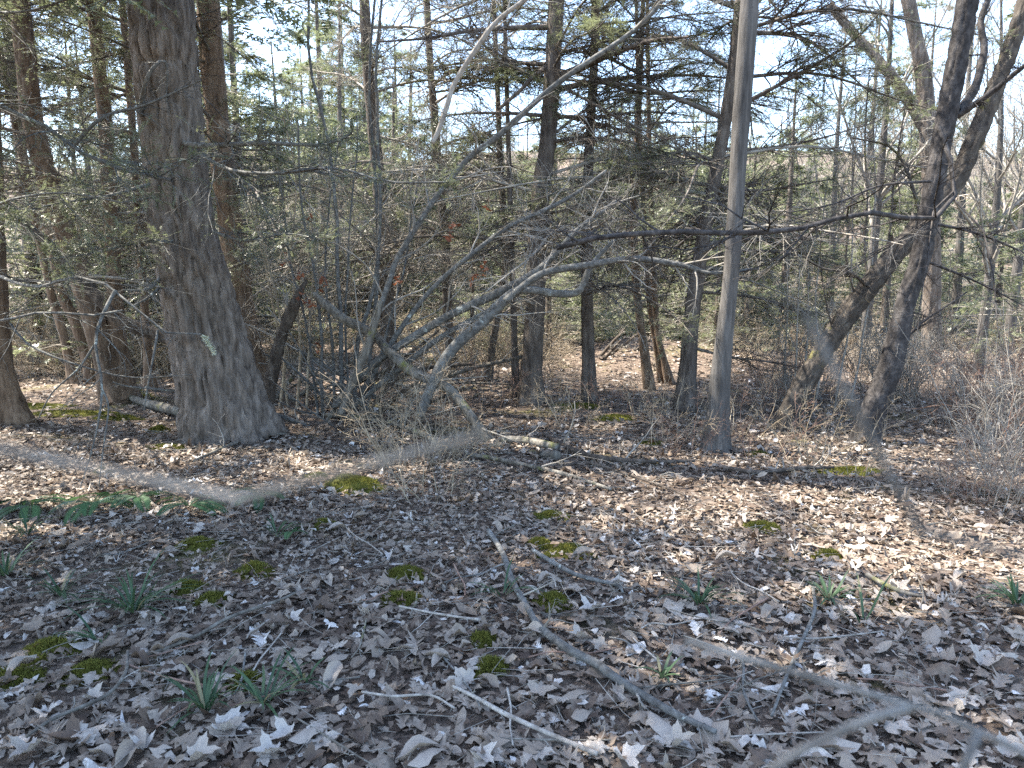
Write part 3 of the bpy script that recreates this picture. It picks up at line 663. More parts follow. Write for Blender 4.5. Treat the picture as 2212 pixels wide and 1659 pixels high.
for k in range(34):
    px = rf.uniform(1600, 2330); py = rf.uniform(870, 1050) if px > 2030 else rf.uniform(825, 872)
    shrub(THICK[k % 4], px, py, rf.uniform(.6, 1.05), rf.uniform(0, 6.28), 'bare grey-brown shrub in the thicket filling the right side', 'shrubs of the right thicket')
for k in range(6):
    shrub(THICK[k % 4], 2070 + 35 * k, 1075 + 12 * (k % 3), rf.uniform(.42, .6), rf.uniform(0, 6.28), 'low thorny shrub along the front of the right thicket', 'low shrubs fronting the right thicket')
for k in range(30):
    shrub(TAN[k % 3], rf.uniform(-120, 420), 0, rf.uniform(.8, 1.35), rf.uniform(0, 6.28), 'tan sunlit brush behind the joined pair of hemlocks', 'tan brush in the left background', Y=rf.uniform(11.5, 17))
for k in range(26):
    shrub(TAN[k % 3], rf.uniform(560, 1350), 0, rf.uniform(.6, 1.2), rf.uniform(0, 6.28), 'pale leafless brush between the trunks at the back of the clearing', 'brush at the back of the clearing', Y=rf.uniform(11.0, 17))
for k in range(14):
    shrub(TAN[k % 3], rf.uniform(1480, 2300), 0, rf.uniform(.6, 1.1), rf.uniform(0, 6.28), 'pale leafless brush deep behind the leaning trees at the right', 'brush behind the leaning trees', Y=rf.uniform(12, 19))
shrub(TAN[0], 905, 1012, .8, .4, 'tan many-stemmed bush in front of the fallen log')
shrub(LOW[0], 990, 985, 1.3, 1.2, 'tan bush right behind the many-stemmed bush, against the fallen log')
shrub(LOW[2], 935, 1085, 1.35, 2.2, 'small upright bush nearest the mossy rock')
shrub(LOW[2], 850, 935, 1.5, 2.9, 'twiggy bush under the leaning grey limbs')
shrub(LOW[1], 1060, 880, 1.6, 3.9, 'dark twiggy bush at the foot of the tall central hemlock')
shrub(LOW[0], 1240, 930, 1.3, .9, 'low bush on the leafy clearing in front of the slim hemlock')
shrub(LOW[2], 1440, 960, 1.5, 5.1, 'brown bush just left of the smooth grey tree')
shrub(LOW[1], 1500, 1000, 1.1, .1, 'small twiggy bush at the foot of the smooth grey tree')
for k, (px, py, s) in enumerate(((1600, 950, 1.3), (1650, 1000, 1.1), (1760, 1000, 1.4), (1830, 1030, 1.2), (1330, 900, 1.2), (1180, 905, 1.1), (1390, 905, 1.2), (1620, 900, 1.4), (1570, 890, 1.3))):
    shrub(LOW[k % 3], px, py, s, k * 1.1, 'knee-high leafless shrub dotted over the clearing', 'knee-high shrubs on the clearing')

def sapling(label, stems, mat, seed, twn=10):
    """clump of slender upright stems given by picture points; stem > twigs"""
    b = on_ground(*stems[0][0][:2]); t = thing('sapling_clump', b, label, 'sapling')
    r = np.random.default_rng(seed)
    for k, st in enumerate(stems):
        pts = st; w = pts[0][2]
        g = on_ground(pts[0][0], pts[0][1]); P = [g - np.array([0, 0, .04])] + [at(x, y, g[1] + .0) for x, y, *_ in pts[1:]]
        P = spline(P, 16) - b; P = P + .02 * np.stack([noise(P[:, 2] * 2.3 + k * 7, seed), noise(P[:, 2] * 2.3, k + seed + .5), 0 * P[:, 2]], 1)
        R = np.linspace(w, w * .45, 16) * .5 * g[1] / FPX
        mb = MB().add(*tubes(P[None], R[None], 7)); o = mb.build('stem', mat, t)
        i2 = np.zeros(twn, int); t2 = r.uniform(.3, 1, twn)
        P2, R2 = grow(r, P[None], R[None], i2, t2, r.uniform(.3, 1.1, twn), r.uniform(.4, .9, twn), 6, .12, (0, 0, .06), None, .5, .006)
        i3 = np.repeat(np.arange(twn), 6); t3 = r.uniform(.2, 1, len(i3))
        P3, R3 = grow(r, P2, R2, i3, t3, r.uniform(.1, .4, len(i3)), r.uniform(.4, .9, len(i3)), 5, .15, (0, 0, .03), None, .6)
        for q in range(twn):
            MB().add(*tubes(P2[q:q + 1], R2[q:q + 1], 3)).add(*tubes(P3[i3 == q], np.maximum(R3[i3 == q], .0016), 3)).build('twig', M['twig'], o)
    return t

sapling('clump of slender grey stems rising left of centre', [
    [(742, 905, 11), (733, 700, 10), (728, 520, 10), (717, 383, 9), (697, 267, 9), (670, 133, 8), (667, -40, 8)],
    [(762, 895, 11), (770, 760, 11), (812, 600, 10), (820, 420, 10), (814, 283, 9), (814, 133, 8), (830, -40, 8)],
    [(778, 890, 11), (800, 760, 10), (815, 620, 9), (818, 480, 9), (804, 267, 8), (797, 150, 8), (817, -40, 7)],
    [(700, 905, 8), (695, 760, 7), (684, 600, 7), (650, 420, 6), (640, 260, 5)],
    [(720, 900, 7), (715, 740, 7), (705, 600, 6), (716, 430, 6), (735, 300, 5)],
    [(690, 900, 6), (672, 760, 6), (640, 620, 5), (615, 480, 5), (600, 380, 4)],
    [(790, 885, 7), (835, 720, 6), (868, 600, 6), (888, 470, 5), (905, 380, 5)],
    [(752, 902, 6), (748, 740, 6), (752, 560, 6), (764, 400, 5), (772, 250, 4)],
], M['limb'], 41)
sapling('thin bare saplings crowding the foot of the leaning mossy tree', [
    [(1712, 890, 5), (1722, 780, 5), (1726, 640, 4), (1734, 520, 4)],
    [(1740, 880, 5), (1738, 780, 5), (1748, 650, 4), (1742, 500, 4)],
    [(1760, 890, 5), (1770, 770, 5), (1764, 620, 4), (1780, 480, 4), (1790, 380, 3)],
    [(1700, 880, 4), (1696, 780, 4), (1704, 650, 4), (1700, 540, 3)],
    [(1800, 890, 5), (1830, 740, 5), (1842, 600, 4), (1836, 430, 4), (1846, 250, 4), (1852, 60, 3)],
    [(1830, 880, 5), (1860, 760, 5), (1880, 600, 4), (1890, 420, 4), (1886, 220, 4), (1900, 20, 3)],
], M['twig'], 42, 12)
sapling('pale thin saplings standing among the trunks right of the huge hemlock', [
    [(600, 880, 7), (612, 760, 6), (590, 620, 6), (560, 480, 5), (548, 380, 4)],
    [(640, 885, 6), (650, 740, 6), (632, 560, 5), (640, 400, 5), (610, 250, 4)],
    [(620, 880, 6), (600, 720, 5), (570, 560, 5), (540, 430, 4)],
    [(664, 885, 6), (668, 720, 6), (676, 560, 5), (664, 420, 4)],
], M['twig_tan'], 43, 12)

# ------------------------------------------------------------------ fallen and leaning dead wood
def deadwood(name, label, pts, mat, seed, twigs=(6, 4, 1), style='furrow', amp=.01, nu=18, nv=60, cat='branch', lat=(.25, .6)):
    """pts: (px, py, depth or None for on the ground, width px)"""
    W, R = [], []
    for x, y, Y, w in pts:
        p = on_ground(x, y) if Y is None else at(x, y, Y)
        if Y is None: p[2] += w * .42 * p[1] / FPX + (.045 if p[1] < 5.2 else .03)
        W.append(p); R.append(w * .5 * p[1] / FPX)
    W = np.array(W); b = W[0].copy(); mb = MB()
    C = trunk_mesh(mb, W - b, R, nu, nv, amp, style, 0, .3, 4, 0, seed)
    o = mb.build(name, mat, None); o.location = tuple(b); tag(o, label, cat)
    if twigs[0]:
        r = np.random.default_rng(seed); P = C[None, ::max(1, nv // 16), :3]; RR = C[None, ::max(1, nv // 16), 3]
        L = np.linalg.norm(np.diff(P[0], axis=0), axis=1).sum()
        i = np.zeros(twigs[0], int); t = r.uniform(.1, .97, twigs[0])
        P1, R1 = grow(r, P, RR, i, t, np.minimum(L * lat[0], 1.1) * r.uniform(.3, 1.1, len(i)), r.uniform(.5, 1.1, len(i)), 6, .2, (0, 0, -.02), None, .45, .012)
        i2 = np.repeat(np.arange(len(i)), twigs[1]); t2 = r.uniform(.2, 1, len(i2))
        P2, R2 = grow(r, P1, R1, i2, t2, np.minimum(L * lat[0], 1.1) * .4 * r.uniform(.3, 1.1, len(i2)), r.uniform(.5, 1.1, len(i2)), 4, .22, (0, 0, 0), None, .6, .005)
        for q in range(len(i)):
            MB().add(*tubes(P1[q:q + 1], R1[q:q + 1], 4)).add(*tubes(P2[i2 == q], np.maximum(R2[i2 == q], .0018), 3)).build('twig', M['twig'], o)
    return o

deadwood('fallen_log', 'long barkless mossy log slanting down from a broken top to the ground', [(676, 634, 8.0, 10), (700, 655, 7.95, 18), (740, 688, 7.9, 19), (804, 722, 7.8, 20), (881, 796, 7.5, 21), (970, 842, 7.2, 20), (1020, 903, 7.0, 22), (1070, 965, 6.8, 28), (1130, 985, 6.6, 26), (1204, 998, None, 20)], M['dead'], 61, (8, 4, 1), 'furrow', .016, 26, 120, 'log')
deadwood('broken_snag', 'dark shattered snag propped under the broken end of the slanting log', [(575, 880, 8.4, 24), (598, 760, 8.3, 25), (622, 690, 8.25, 24), (640, 648, 8.2, 20), (662, 606, 8.2, 7)], M['rot'], 62, (4, 3, 1), 'furrow', .03, 24, 60, 'log')
deadwood('leaning_limb', 'thick grey limb leaning right with blackened broken tip', [(720, 880, 7.9, 16), (790, 800, 7.8, 16), (854, 753, 7.7, 17), (970, 682, 7.5, 18), (1070, 636, 7.3, 19), (1154, 590, 7.2, 17), (1200, 548, 7.1, 14), (1250, 495, 7.0, 11), (1333, 434, 6.9, 9)], M['limb'], 63, (10, 5, 1), 'smooth', .006)
deadwood('leaning_limb', 'lower grey limb running beside the thick leaning one', [(760, 880, 8.0, 13), (860, 800, 7.8, 13), (950, 730, 7.6, 12), (1040, 680, 7.5, 12), (1110, 640, 7.4, 10), (1170, 590, 7.3, 8)], M['limb'], 64, (9, 5, 1), 'smooth', .005)
deadwood('leaning_limb', 'crooked lichen-whitened limb with an upturned end', [(905, 900, 7.2, 20), (951, 793, 7.2, 24), (991, 740, 7.2, 22), (1037, 700, 7.2, 22), (1074, 663, 7.2, 24), (1110, 632, 7.2, 20), (1140, 626, 7.2, 18), (1204, 634, 7.15, 17), (1245, 632, 7.1, 16), (1262, 610, 7.1, 14), (1272, 583, 7.1, 13), (1300, 545, 7.1, 10), (1350, 500, 7.0, 6)], M['limb'], 65, (10, 5, 1), 'smooth', .01)
deadwood('arching_limb', 'grey limb arching right from the crossing limbs toward the smooth grey tree', [(1090, 650, 7.0, 14), (1170, 592, 6.95, 15), (1270, 573, 6.9, 15), (1370, 559, 6.85, 14), (1474, 573, 6.8, 12), (1540, 590, 6.7, 9), (1640, 580, 6.6, 6)], M['limb'], 66, (14, 6, 1), 'smooth', .006)
deadwood('leaning_pole', 'long straight dark pole slanting from the stems to the top right', [(742, 860, 7.7, 12), (790, 750, 7.7, 12), (840, 610, 7.7, 12), (861, 553, 7.7, 12), (944, 423, 7.6, 12), (1014, 340, 7.6, 12), (1077, 293, 7.5, 12), (1204, 180, 7.4, 11), (1364, 70, 7.3, 10), (1437, -5, 7.2, 9), (1500, -70, 7.2, 8)], M['limb'], 67, (12, 5, 1), 'smooth', .004)
deadwood('leaning_pole', 'shorter grey pole slanting below the long one', [(780, 850, 7.9, 11), (864, 713, 7.8, 11), (937, 620, 7.8, 10), (1014, 553, 7.7, 10), (1094, 493, 7.7, 9), (1170, 457, 7.6, 9), (1240, 420, 7.6, 8), (1310, 368, 7.5, 6)], M['limb'], 68, (10, 5, 1), 'smooth', .004)
deadwood('hanging_pole', 'bleached bare pole hanging aslant against the sky', [(934, 310, 7.0, 9), (948, 280, 7.0, 10), (964, 233, 7.0, 11), (984, 177, 7.0, 10), (1044, 83, 6.9, 10), (1080, 40, 6.9, 9), (1134, 0, 6.8, 9), (1210, -50, 6.8, 8)], M['bleached'], 69, (4, 3, 1), 'smooth', .004)
deadwood('leaning_limb', 'split silvery limb leaning left in the clump of stems', [(735, 895, 7.6, 14), (760, 830, 7.6, 16), (785, 770, 7.6, 18), (806, 710, 7.6, 16), (822, 650, 7.6, 12)], M['dead'], 70, (3, 3, 1), 'furrow', .012)
deadwood('fallen_log', 'rotten dark log leaning behind the huge hemlock from the upper left', [(-20, 405, 8.6, 16), (50, 480, 8.6, 18), (120, 545, 8.6, 19), (193, 620, 8.5, 22), (250, 684, 8.4, 24), (300, 708, 8.4, 26), (367, 732, 8.3, 22), (430, 760, 8.3, 20)], M['rot'], 71, (4, 3, 1), 'furrow', .025, 24, 80, 'log')
deadwood('fallen_log', 'short mossy log lying left of the huge trunk base', [(280, 868, None, 12), (323, 885, None, 18), (395, 905, None, 22)], M['dead'], 72, (2, 2, 1), 'furrow', .015, 18, 40, 'log')
deadwood('fallen_branch', 'long thin mossy branch lying across the ground in front of the log', [(700, 905, None, 9), (800, 915, None, 9), (887, 937, None, 10), (984, 985, None, 10), (1070, 1002, None, 10), (1204, 1032, None, 10), (1320, 1068, None, 7)], M['dead'], 73, (8, 4, 1), 'furrow', .006)
deadwood('fallen_log', 'stubby grey log lying at the foot of the slanting log', [(1085, 962, None, 15), (1140, 966, None, 17), (1206, 980, None, 16)], M['dead'], 74, (2, 2, 1), 'furrow', .014, 18, 40, 'log')
deadwood('fallen_log', 'dark weathered log right of the stubby one', [(1175, 948, None, 10), (1225, 978, None, 12), (1290, 1000, None, 12), (1400, 1008, None, 9), (1500, 1005, None, 7)], M['rot'], 75, (4, 3, 1), 'furrow', .012, 18, 50, 'log')
deadwood('fallen_branch', 'thin dark branch curving over the ground behind the long mossy one', [(1100, 1010, None, 6), (1200, 1020, None, 6), (1270, 1010, None, 7), (1400, 1050, None, 5), (1480, 1085, None, 4)], M['rot'], 76, (6, 4, 1), 'smooth', .003)
deadwood('fallen_branch', 'grey branch on the leaves right of the huge trunk base', [(420, 1005, None, 6), (500, 970, None, 8), (560, 950, None, 8), (620, 945, None, 5)], M['dead'], 77, (5, 3, 1), 'smooth', .003)
deadwood('fallen_log', 'dark log in the bushes near the smooth grey tree', [(1560, 1020, None, 8), (1640, 1032, None, 10), (1740, 1022, None, 10), (1800, 1020, None, 7)], M['rot'], 78, (4, 3, 1), 'furrow', .008, 16, 40, 'log')
rd = np.random.default_rng(5)
for k in range(34):            # the heap of dead limbs behind the slanting log
    x0 = rd.uniform(590, 880); y0 = rd.uniform(850, 930); ln = rd.uniform(120, 330); a = rd.uniform(-.1, 1.2) if k % 3 else rd.uniform(2.0, 3.0)
    Y = on_ground(x0, y0)[1]; x1 = x0 + ln * math.cos(a); y1 = y0 - ln * abs(math.sin(a)) * .8; w = rd.uniform(3, 12)
    deadwood('fallen_limb', 'dead limb tangled in the heap behind the slanting log', [(x0, y0, Y, w), ((x0 + x1) / 2 + rd.normal(0, 12), (y0 + y1) / 2 + rd.normal(0, 12), Y - .1, w * .9), (x1, y1, Y - .2, w * .6)], M[('limb', 'dead', 'rot')[k % 3]], 200 + k, (7, 5, 1), 'furrow', .008, 12, 24)['group'] = 'limbs in the dead wood heap'
for k in range(9):             # brushwood on the low bank at the back
    x0 = rd.uniform(1230, 1420); Y = rd.uniform(12.5, 14.5); y0 = rd.uniform(770, 810); ln = rd.uniform(50, 140); a = rd.uniform(-.3, .9)
    deadwood('fallen_limb', 'dark dead limb heaped on the low bank behind the slim hemlock', [(x0, y0, Y, 8), (x0 + ln * .5 * math.cos(a), y0 - ln * .5 * math.sin(a), Y, 7), (x0 + ln * math.cos(a), y0 - ln * math.sin(a), Y, 4)], M['rot'], 240 + k, (8, 5, 1), 'smooth', .006, 10, 20)['group'] = 'limbs heaped on the low bank'

# sticks on the near leaves
deadwood('fallen_stick', 'long crooked lichen-covered stick lying from the middle toward the lower right', [(1055, 1165, None, 11), (1085, 1215, None, 13), (1105, 1275, None, 14), (1135, 1330, None, 14), (1165, 1380, None, 17), (1225, 1430, None, 20), (1290, 1465, None, 20), (1335, 1500, None, 20), (1400, 1540, None, 18), (1470, 1580, None, 17), (1545, 1612, None, 13)], M['limb'], 81, (5, 3, 1), 'smooth', .004, 16, 90, 'stick', (.14, .3))
deadwood('fallen_stick', 'shorter lichen-covered stick beside the mossy patch', [(1150, 1208, None, 10), (1200, 1240, None, 11), (1250, 1265, None, 10), (1330, 1285, None, 8), (1345, 1300, None, 5)], M['limb'], 82, (4, 3, 1), 'smooth', .003, 14, 50, 'stick', (.2, .3))
deadwood('fallen_stick', 'smooth pale stick with a forked tip at the bottom centre', [(978, 1508, None, 7), (1030, 1535, None, 9), (1090, 1570, None, 11), (1180, 1612, None, 11), (1290, 1660, None, 12)], M['bleached'], 83, (2, 2, 1), 'smooth', .001, 14, 50, 'stick', (.08, .3))
deadwood('fallen_stick', 'thin bent pale twig left of the forked pale stick', [(782, 1520, None, 5), (850, 1530, None, 6), (930, 1528, None, 6), (982, 1556, None, 5)], M['bleached'], 84, (2, 2, 1), 'smooth', .001, 10, 30, 'stick', (.1, .3))
deadwood('fallen_stick', 'grey stick slanting up across the lower left leaves', [(320, 1440, None, 7), (420, 1400, None, 8), (500, 1355, None, 8), (600, 1320, None, 7), (640, 1300, None, 4)], M['dead'], 85, (4, 3, 1), 'smooth', .002, 12, 40, 'stick', (.12, .3))
deadwood('fallen_stick', 'curved grey stick in the lower left corner', [(60, 1620, None, 8), (120, 1580, None, 9), (230, 1530, None, 9), (272, 1480, None, 8), (278, 1430, None, 6)], M['dead'], 86, (4, 3, 1), 'smooth', .002, 12, 40, 'stick', (.14, .3))
deadwood('fallen_stick', 'thin twig at the centre bottom left of the lichen-covered stick', [(862, 1330, None, 4), (930, 1345, None, 5), (1010, 1358, None, 6), (1050, 1362, None, 5)], M['bleached'], 87, (2, 2, 1), 'smooth', .001, 10, 30, 'stick', (.12, .3))
deadwood('fallen_stick', 'speckled stick slanting through the lower right leaves', [(1755, 1290, None, 7), (1758, 1340, None, 8), (1735, 1400, None, 9), (1700, 1480, None, 8), (1665, 1575, None, 7)], M['limb'], 88, (4, 3, 1), 'smooth', .002, 12, 40, 'stick', (.14, .3))
deadwood('fallen_stick', 'mossy stick at the right edge of the sunny leaves', [(1870, 1262, None, 9), (1900, 1280, None, 11), (1945, 1300, None, 10), (1990, 1310, None, 6)], M['dead'], 89, (2, 2, 1), 'smooth', .003, 12, 30, 'stick', (.14, .3))
deadwood('fallen_stick', 'forked twig lying low right of the lichen-covered stick', [(1475, 1395, None, 3), (1540, 1420, None, 5), (1600, 1450, None, 6), (1605, 1520, None, 6), (1635, 1585, None, 5)], M['limb'], 90, (5, 3, 1), 'smooth', .002, 10, 30, 'stick', (.16, .3))
rs = np.random.default_rng(8)
for k in range(40):
    x, y = rs.uniform(20, 2190), rs.uniform(1130, 1640); s = (y - 600) / 900; a = rs.uniform(0, 3.14); ln = rs.uniform(40, 150) * s
    q = [(x + ln * math.cos(a) * f + rs.normal(0, 4), y + ln * .45 * math.sin(a) * f + rs.normal(0, 3), None, rs.uniform(2.5, 4.5) * s + .8) for f in (-1, -.3, .4, 1)]
    deadwood('fallen_twig', 'thin dry twig lying on the leaf litter', q, M[('dead', 'bleached', 'limb', 'twig_red')[k % 4]], 300 + k, (2, 2, 1), 'smooth', .0008, 6, 14, 'twig', (.2, .3))['group'] = 'dry twigs on the litter'

# ------------------------------------------------------------------ leaf litter
def leaf_template(kind, seed, full=True):
    r = np.random.default_rng(seed)
    if kind == 'maple':
        a, rad = [], []
        lob = [(-2.35, .5), (-1.15, .85), (0, 1.0), (1.15, .85), (2.35, .5)]
        for k, (th, R) in enumerate(lob):
            a += [th - .33, th - .13, th, th + .13, th + .33]; rad += [R * .74, R * .78, R * .97, R * .78, R * .74]
            if k < 4: a.append((th + lob[k + 1][0]) / 2); rad.append(.47 if k in (1, 2) else .36)
        a += [math.pi]; rad += [.12]
        a = np.array(a); rad = np.array(rad) * .62
        V = np.stack([np.cos(a) * rad, np.sin(a) * rad], 1); mid = V * .5
        n = len(a); V2 = np.vstack([V, mid, [[0, 0]]]); T = []
        for i in range(n):
            j = (i + 1) % n; T += [(i, j, n + j), (i, n + j, n + i), (n + i, n + j, 2 * n)] if full else [(i, j, n)]
        XY = V2 if full else np.vstack([V, [[0, 0]]]); T = np.array(T)
    else:
        m = (11 if full else 9) if kind == 'oak' else (7 if full else 5)
        t = np.linspace(0, 1, m)
        if kind == 'oak':
            env = .36 * np.sin(np.pi * np.clip(t * .92 + .04, 0, 1)) ** .7 * (.65 + .5 * t); w = env * np.where(np.arange(m) % 2, 1.0, .38); w[0] = .015; w[-1] = .02
            sh = np.where(np.arange(m) % 2, .055, 0)
        else:
            w = .26 * np.sin(np.pi * t) ** .75 + .008; sh = np.zeros(m)
        wl, wr = w * r.uniform(.85, 1.15, m), w * r.uniform(.85, 1.15, m)
        x = t - .5
        XY = np.vstack([np.stack([x + sh, wl], 1), np.stack([x, 0 * x], 1), np.stack([x + sh, -wr], 1)])
        i = np.arange(m - 1); T = np.vstack([np.stack([m + i, m + i + 1, i + 1], 1), np.stack([m + i, i + 1, i], 1), np.stack([2 * m + i, 2 * m + i + 1, m + i + 1], 1), np.stack([2 * m + i, m + i + 1, m + i], 1)])
    x, y = XY[:, 0], XY[:, 1]
    cu, cl = r.uniform(-1.4, 2.6), r.uniform(-1.2, 1.2)
    z = cu * y ** 2 * 1.2 + cl * x ** 2 * .5 + .10 * abs(y) + .10 * noise(x * 4 + seed, y * 4, seed) + .04 * noise(x * 11, y * 11, seed)
    return np.stack([x, y * (1 - .12 * abs(cu)), z], 1), T
TPL = [leaf_template(k, 20 + i) for i, k in enumerate(('oak', 'oak', 'oak', 'maple', 'maple', 'maple', 'maple', 'oval', 'oval', 'oak'))]
def curled(seed):
    V, T = leaf_template('oval', seed); r = np.random.default_rng(seed); k = r.uniform(4, 9)
    y = V[:, 1]; V = V.copy(); V[:, 2] = V[:, 2] * .5 + (1 - np.cos(y * k)) / k; V[:, 1] = np.sin(y * k) / k
    return V, T
TPL += [curled(60), curled(61), curled(62)]
LITE = [leaf_template(k, 120 + i, False) for i, k in enumerate(('oak', 'oak', 'maple', 'maple', 'maple', 'oval', 'oval'))] + [curled(70 + k) for k in range(4)]
SIMPLE = []
for k in range(4):
    r = np.random.default_rng(70 + k); a = np.linspace(0, 6.283, 7)[:-1] + r.normal(0, .2, 6); q = r.uniform(.25, .55, 6)
    V = np.vstack([np.stack([np.cos(a) * q, np.sin(a) * q * .75, r.normal(.02, .10, 6)], 1), [[0, 0, 0]]]); SIMPLE.append((V, np.array([(i, (i + 1) % 6, 6) for i in range(6)])))

def rotations(r, n, tilt):
    z = r.uniform(0, 6.283, n); ax = r.uniform(0, 6.283, n); th = np.abs(r.normal(0, tilt, n))
    c, s = np.cos(z), np.sin(z); Z = np.zeros((n, 3, 3)); Z[:, 0, 0] = c; Z[:, 0, 1] = -s; Z[:, 1, 0] = s; Z[:, 1, 1] = c; Z[:, 2, 2] = 1
    k = np.stack([np.cos(ax), np.sin(ax), 0 * ax], 1); K = np.zeros((n, 3, 3))
    K[:, 0, 1], K[:, 0, 2], K[:, 1, 0], K[:, 1, 2], K[:, 2, 0], K[:, 2, 1] = -k[:, 2], k[:, 1], k[:, 2], -k[:, 0], -k[:, 1], k[:, 0]
    Rt = np.eye(3)[None] + np.sin(th)[:, None, None] * K + (1 - np.cos(th))[:, None, None] * (K @ K)
    return Rt @ Z

MOSS = ((1225, 1195, .15, .1), (1200, 1305, .09, .08), (1165, 1180, .07, .05), (860, 1300, .08, .07), (550, 1235, .09, .07), (400, 1275, .1, .09), (455, 1300, .06, .06), (100, 1410, .13, .1), (190, 1458, .09, .07), (40, 1470, .1, .07), (1060, 1450, .06, .05), (880, 1245, .09, .07), (1650, 1143, .12, .08), (1190, 1118, .14, .08), (1410, 960, .12, .1), (1830, 1020, .25, .12), (530, 1480, .07, .05), (430, 1180, .1, .06), (1040, 1390, .05, .05), (1790, 1205, .08, .05), (700, 1140, .09, .05), (1330, 905, .2, .15), (150, 895, .5, .16), (60, 880, .5, .16), (250, 905, .3, .12), (1250, 880, .3, .15), (1640, 985, .1, .06))
ROCKS = ((772, 1058, .27, .17), (690, 1032, .11, .07), (345, 932, .12, .09), (220, 1020, .07, .05), (298, 860, .38, .2), (370, 968, .32, .13))
MOSS = tuple((a_, b_, c_ * 1.35, d_ * 1.35) for a_, b_, c_, d_ in MOSS)
CLEAR = [(*on_ground(px, py)[:2], w * .9, h * .9) for px, py, w, h in MOSS + ROCKS]
def strew(mb, r, n, y0, y1, templates, s0, s1, tilt, lift, power=1.0):
    Y = np.sqrt(r.uniform(y0 ** 2, y1 ** 2, n)) if power == 1 else y0 + (y1 - y0) * r.random(n) ** power
    X = (r.uniform(-150, 2362, n) - 1106) / FPX * Y * 1.06
    if len(CLEAR):
        keep = np.ones(n, bool)
        for cx, cy, wx, wy in CLEAR: keep &= (((X - cx) / wx) ** 2 + ((Y - cy) / wy) ** 2 > 1) | (r.random(n) < .3)
        X, Y = X[keep], Y[keep]; n = len(X)
    Zg = ground_z(X, Y); which = r.integers(0, len(templates), n)
    cl = noise(X * 1.7, Y * 1.7, 5.5)
    tint = np.clip(r.beta(1.4, 2.0, n) * .92 + .1 * cl, 0, 1); tint = np.where(r.random(n) < .03, r.uniform(.85, 1, n), tint)
    sc = np.clip(s0 * np.exp(r.normal(0, .38, n)), .025, s1)
    Rm = rotations(r, n, tilt)
    for k, (V, T) in enumerate(templates):
        m = np.where(which == k)[0]
        if not len(m): continue
        sv = np.stack([r.uniform(.75, 1.15, len(m)), r.uniform(.6, 1.15, len(m)), r.uniform(-1.0, 1.6, len(m))], 1)
        W = np.einsum('nij,nvj->nvi', Rm[m], V[None] * sv[:, None]) * sc[m][:, None, None]
        lo = W[:, :, 2].min(1)
        W[:, :, 2] -= lo[:, None] * .75
        W += np.stack([X[m], Y[m], Zg[m] + r.uniform(0, lift, len(m))], 1)[:, None]
        nv = len(V); F = (T[None] + (np.arange(len(m)) * nv)[:, None, None]).reshape(-1, 3)
        mb.add(W.reshape(-1, 3), None, F, np.repeat(tint[m], nv))
rl = np.random.default_rng(31)
lit = MB()
strew(lit, rl, 4300, 1.7, 3.6, TPL, .07, .14, .22, .03)
strew(lit, rl, 11000, 1.7, 5.0, SIMPLE, .04, .07, .36, .035)
strew(lit, rl, 13500, 3.5, 6.8, LITE, .056, .12, .22, .035)
strew(lit, rl, 14000, 4.0, 8, SIMPLE, .05, .09, .28, .04)
strew(lit, rl, 27000, 6.5, 16, SIMPLE, .08, .14, .25, .04)
strew(lit, rl, 8000, 16, 30, SIMPLE, .18, .28, .28, .04)
lo_ = lit.build('leaf_litter', M['leaf'], GROUND); tag(lo_, 'mass of small fallen leaves', kind='stuff')
# loose stalks and twiglets lying in it
n = 2600; Y = np.sqrt(rl.uniform(1.7 ** 2, 7.5 ** 2, n)); X = (rl.uniform(-100, 2312, n) - 1106) / FPX * Y; a = rl.uniform(0, 6.283, n); ln = .03 + .16 * rl.random(n) ** 2
d = np.stack([np.cos(a), np.sin(a), rl.normal(0, .12, n)], 1) * ln[:, None]; c = np.stack([X, Y, ground_z(X, Y) + rl.uniform(.03, .05, n)], 1); md = c + rl.normal(0, .07, (n, 3)) * ln[:, None]
tag(MB().add(*tubes(np.stack([c - d, md, c + d], 1), np.repeat(rl.uniform(.0008, .0022, n)[:, None], 3, 1), 3)).build('litter_stalks', M['twig'], GROUND), 'thin dry stalks lying in the leaves', kind='stuff')
# the largest leaves: each a piece of its own
LM = []
for k in range(24):
    V, T = TPL[k % 9]; LM.append(MB().add(V, None, T, float(np.clip(rl.beta(2.4, 2), .12, 1))).mesh('fallen_leaf', M['leaf']))
rp = []
while len(rp) < 300:
    py = 1659 - 560 * rl.random() ** 1.7; px = rl.uniform(-10, 2222); rp.append((px, py))
for k, (px, py) in enumerate(rp):
    p = on_ground(px, py); o = put('fallen_leaf', LM[k % 24], GROUND)
    s = rl.uniform(.09, .165); R3 = Matrix(rotations(rl, 1, .2)[0].tolist()).to_4x4()
    o.matrix_basis = Matrix.Translation((p[0], p[1], p[2] + rl.uniform(.03, .045))) @ R3 @ Matrix.Scale(s, 4)

# ------------------------------------------------------------------ moss, sedge, ferns, red leaves
def fuzz(mb, P, r, n_per, h, w, t0, t1, spread=.8):
    Q = np.repeat(P, n_per, 0) + r.normal(0, .006, (len(P) * n_per, 3)) * np.array([1, 1, .2]); n = len(Q)
    d = unit(np.stack([r.normal(0, spread, n), r.normal(0, spread, n), np.ones(n)], 1)); s = unit(np.cross(d, r.normal(0, 1, (n, 3))))
    hh = h * r.uniform(.5, 1.3, n)[:, None]
    V = np.stack([Q - s * w, Q + s * w, Q + d * hh], 1).reshape(-1, 3)
    mb.add(V, None, np.arange(n * 3).reshape(-1, 3), np.repeat(r.uniform(t0, t1, n), 3))

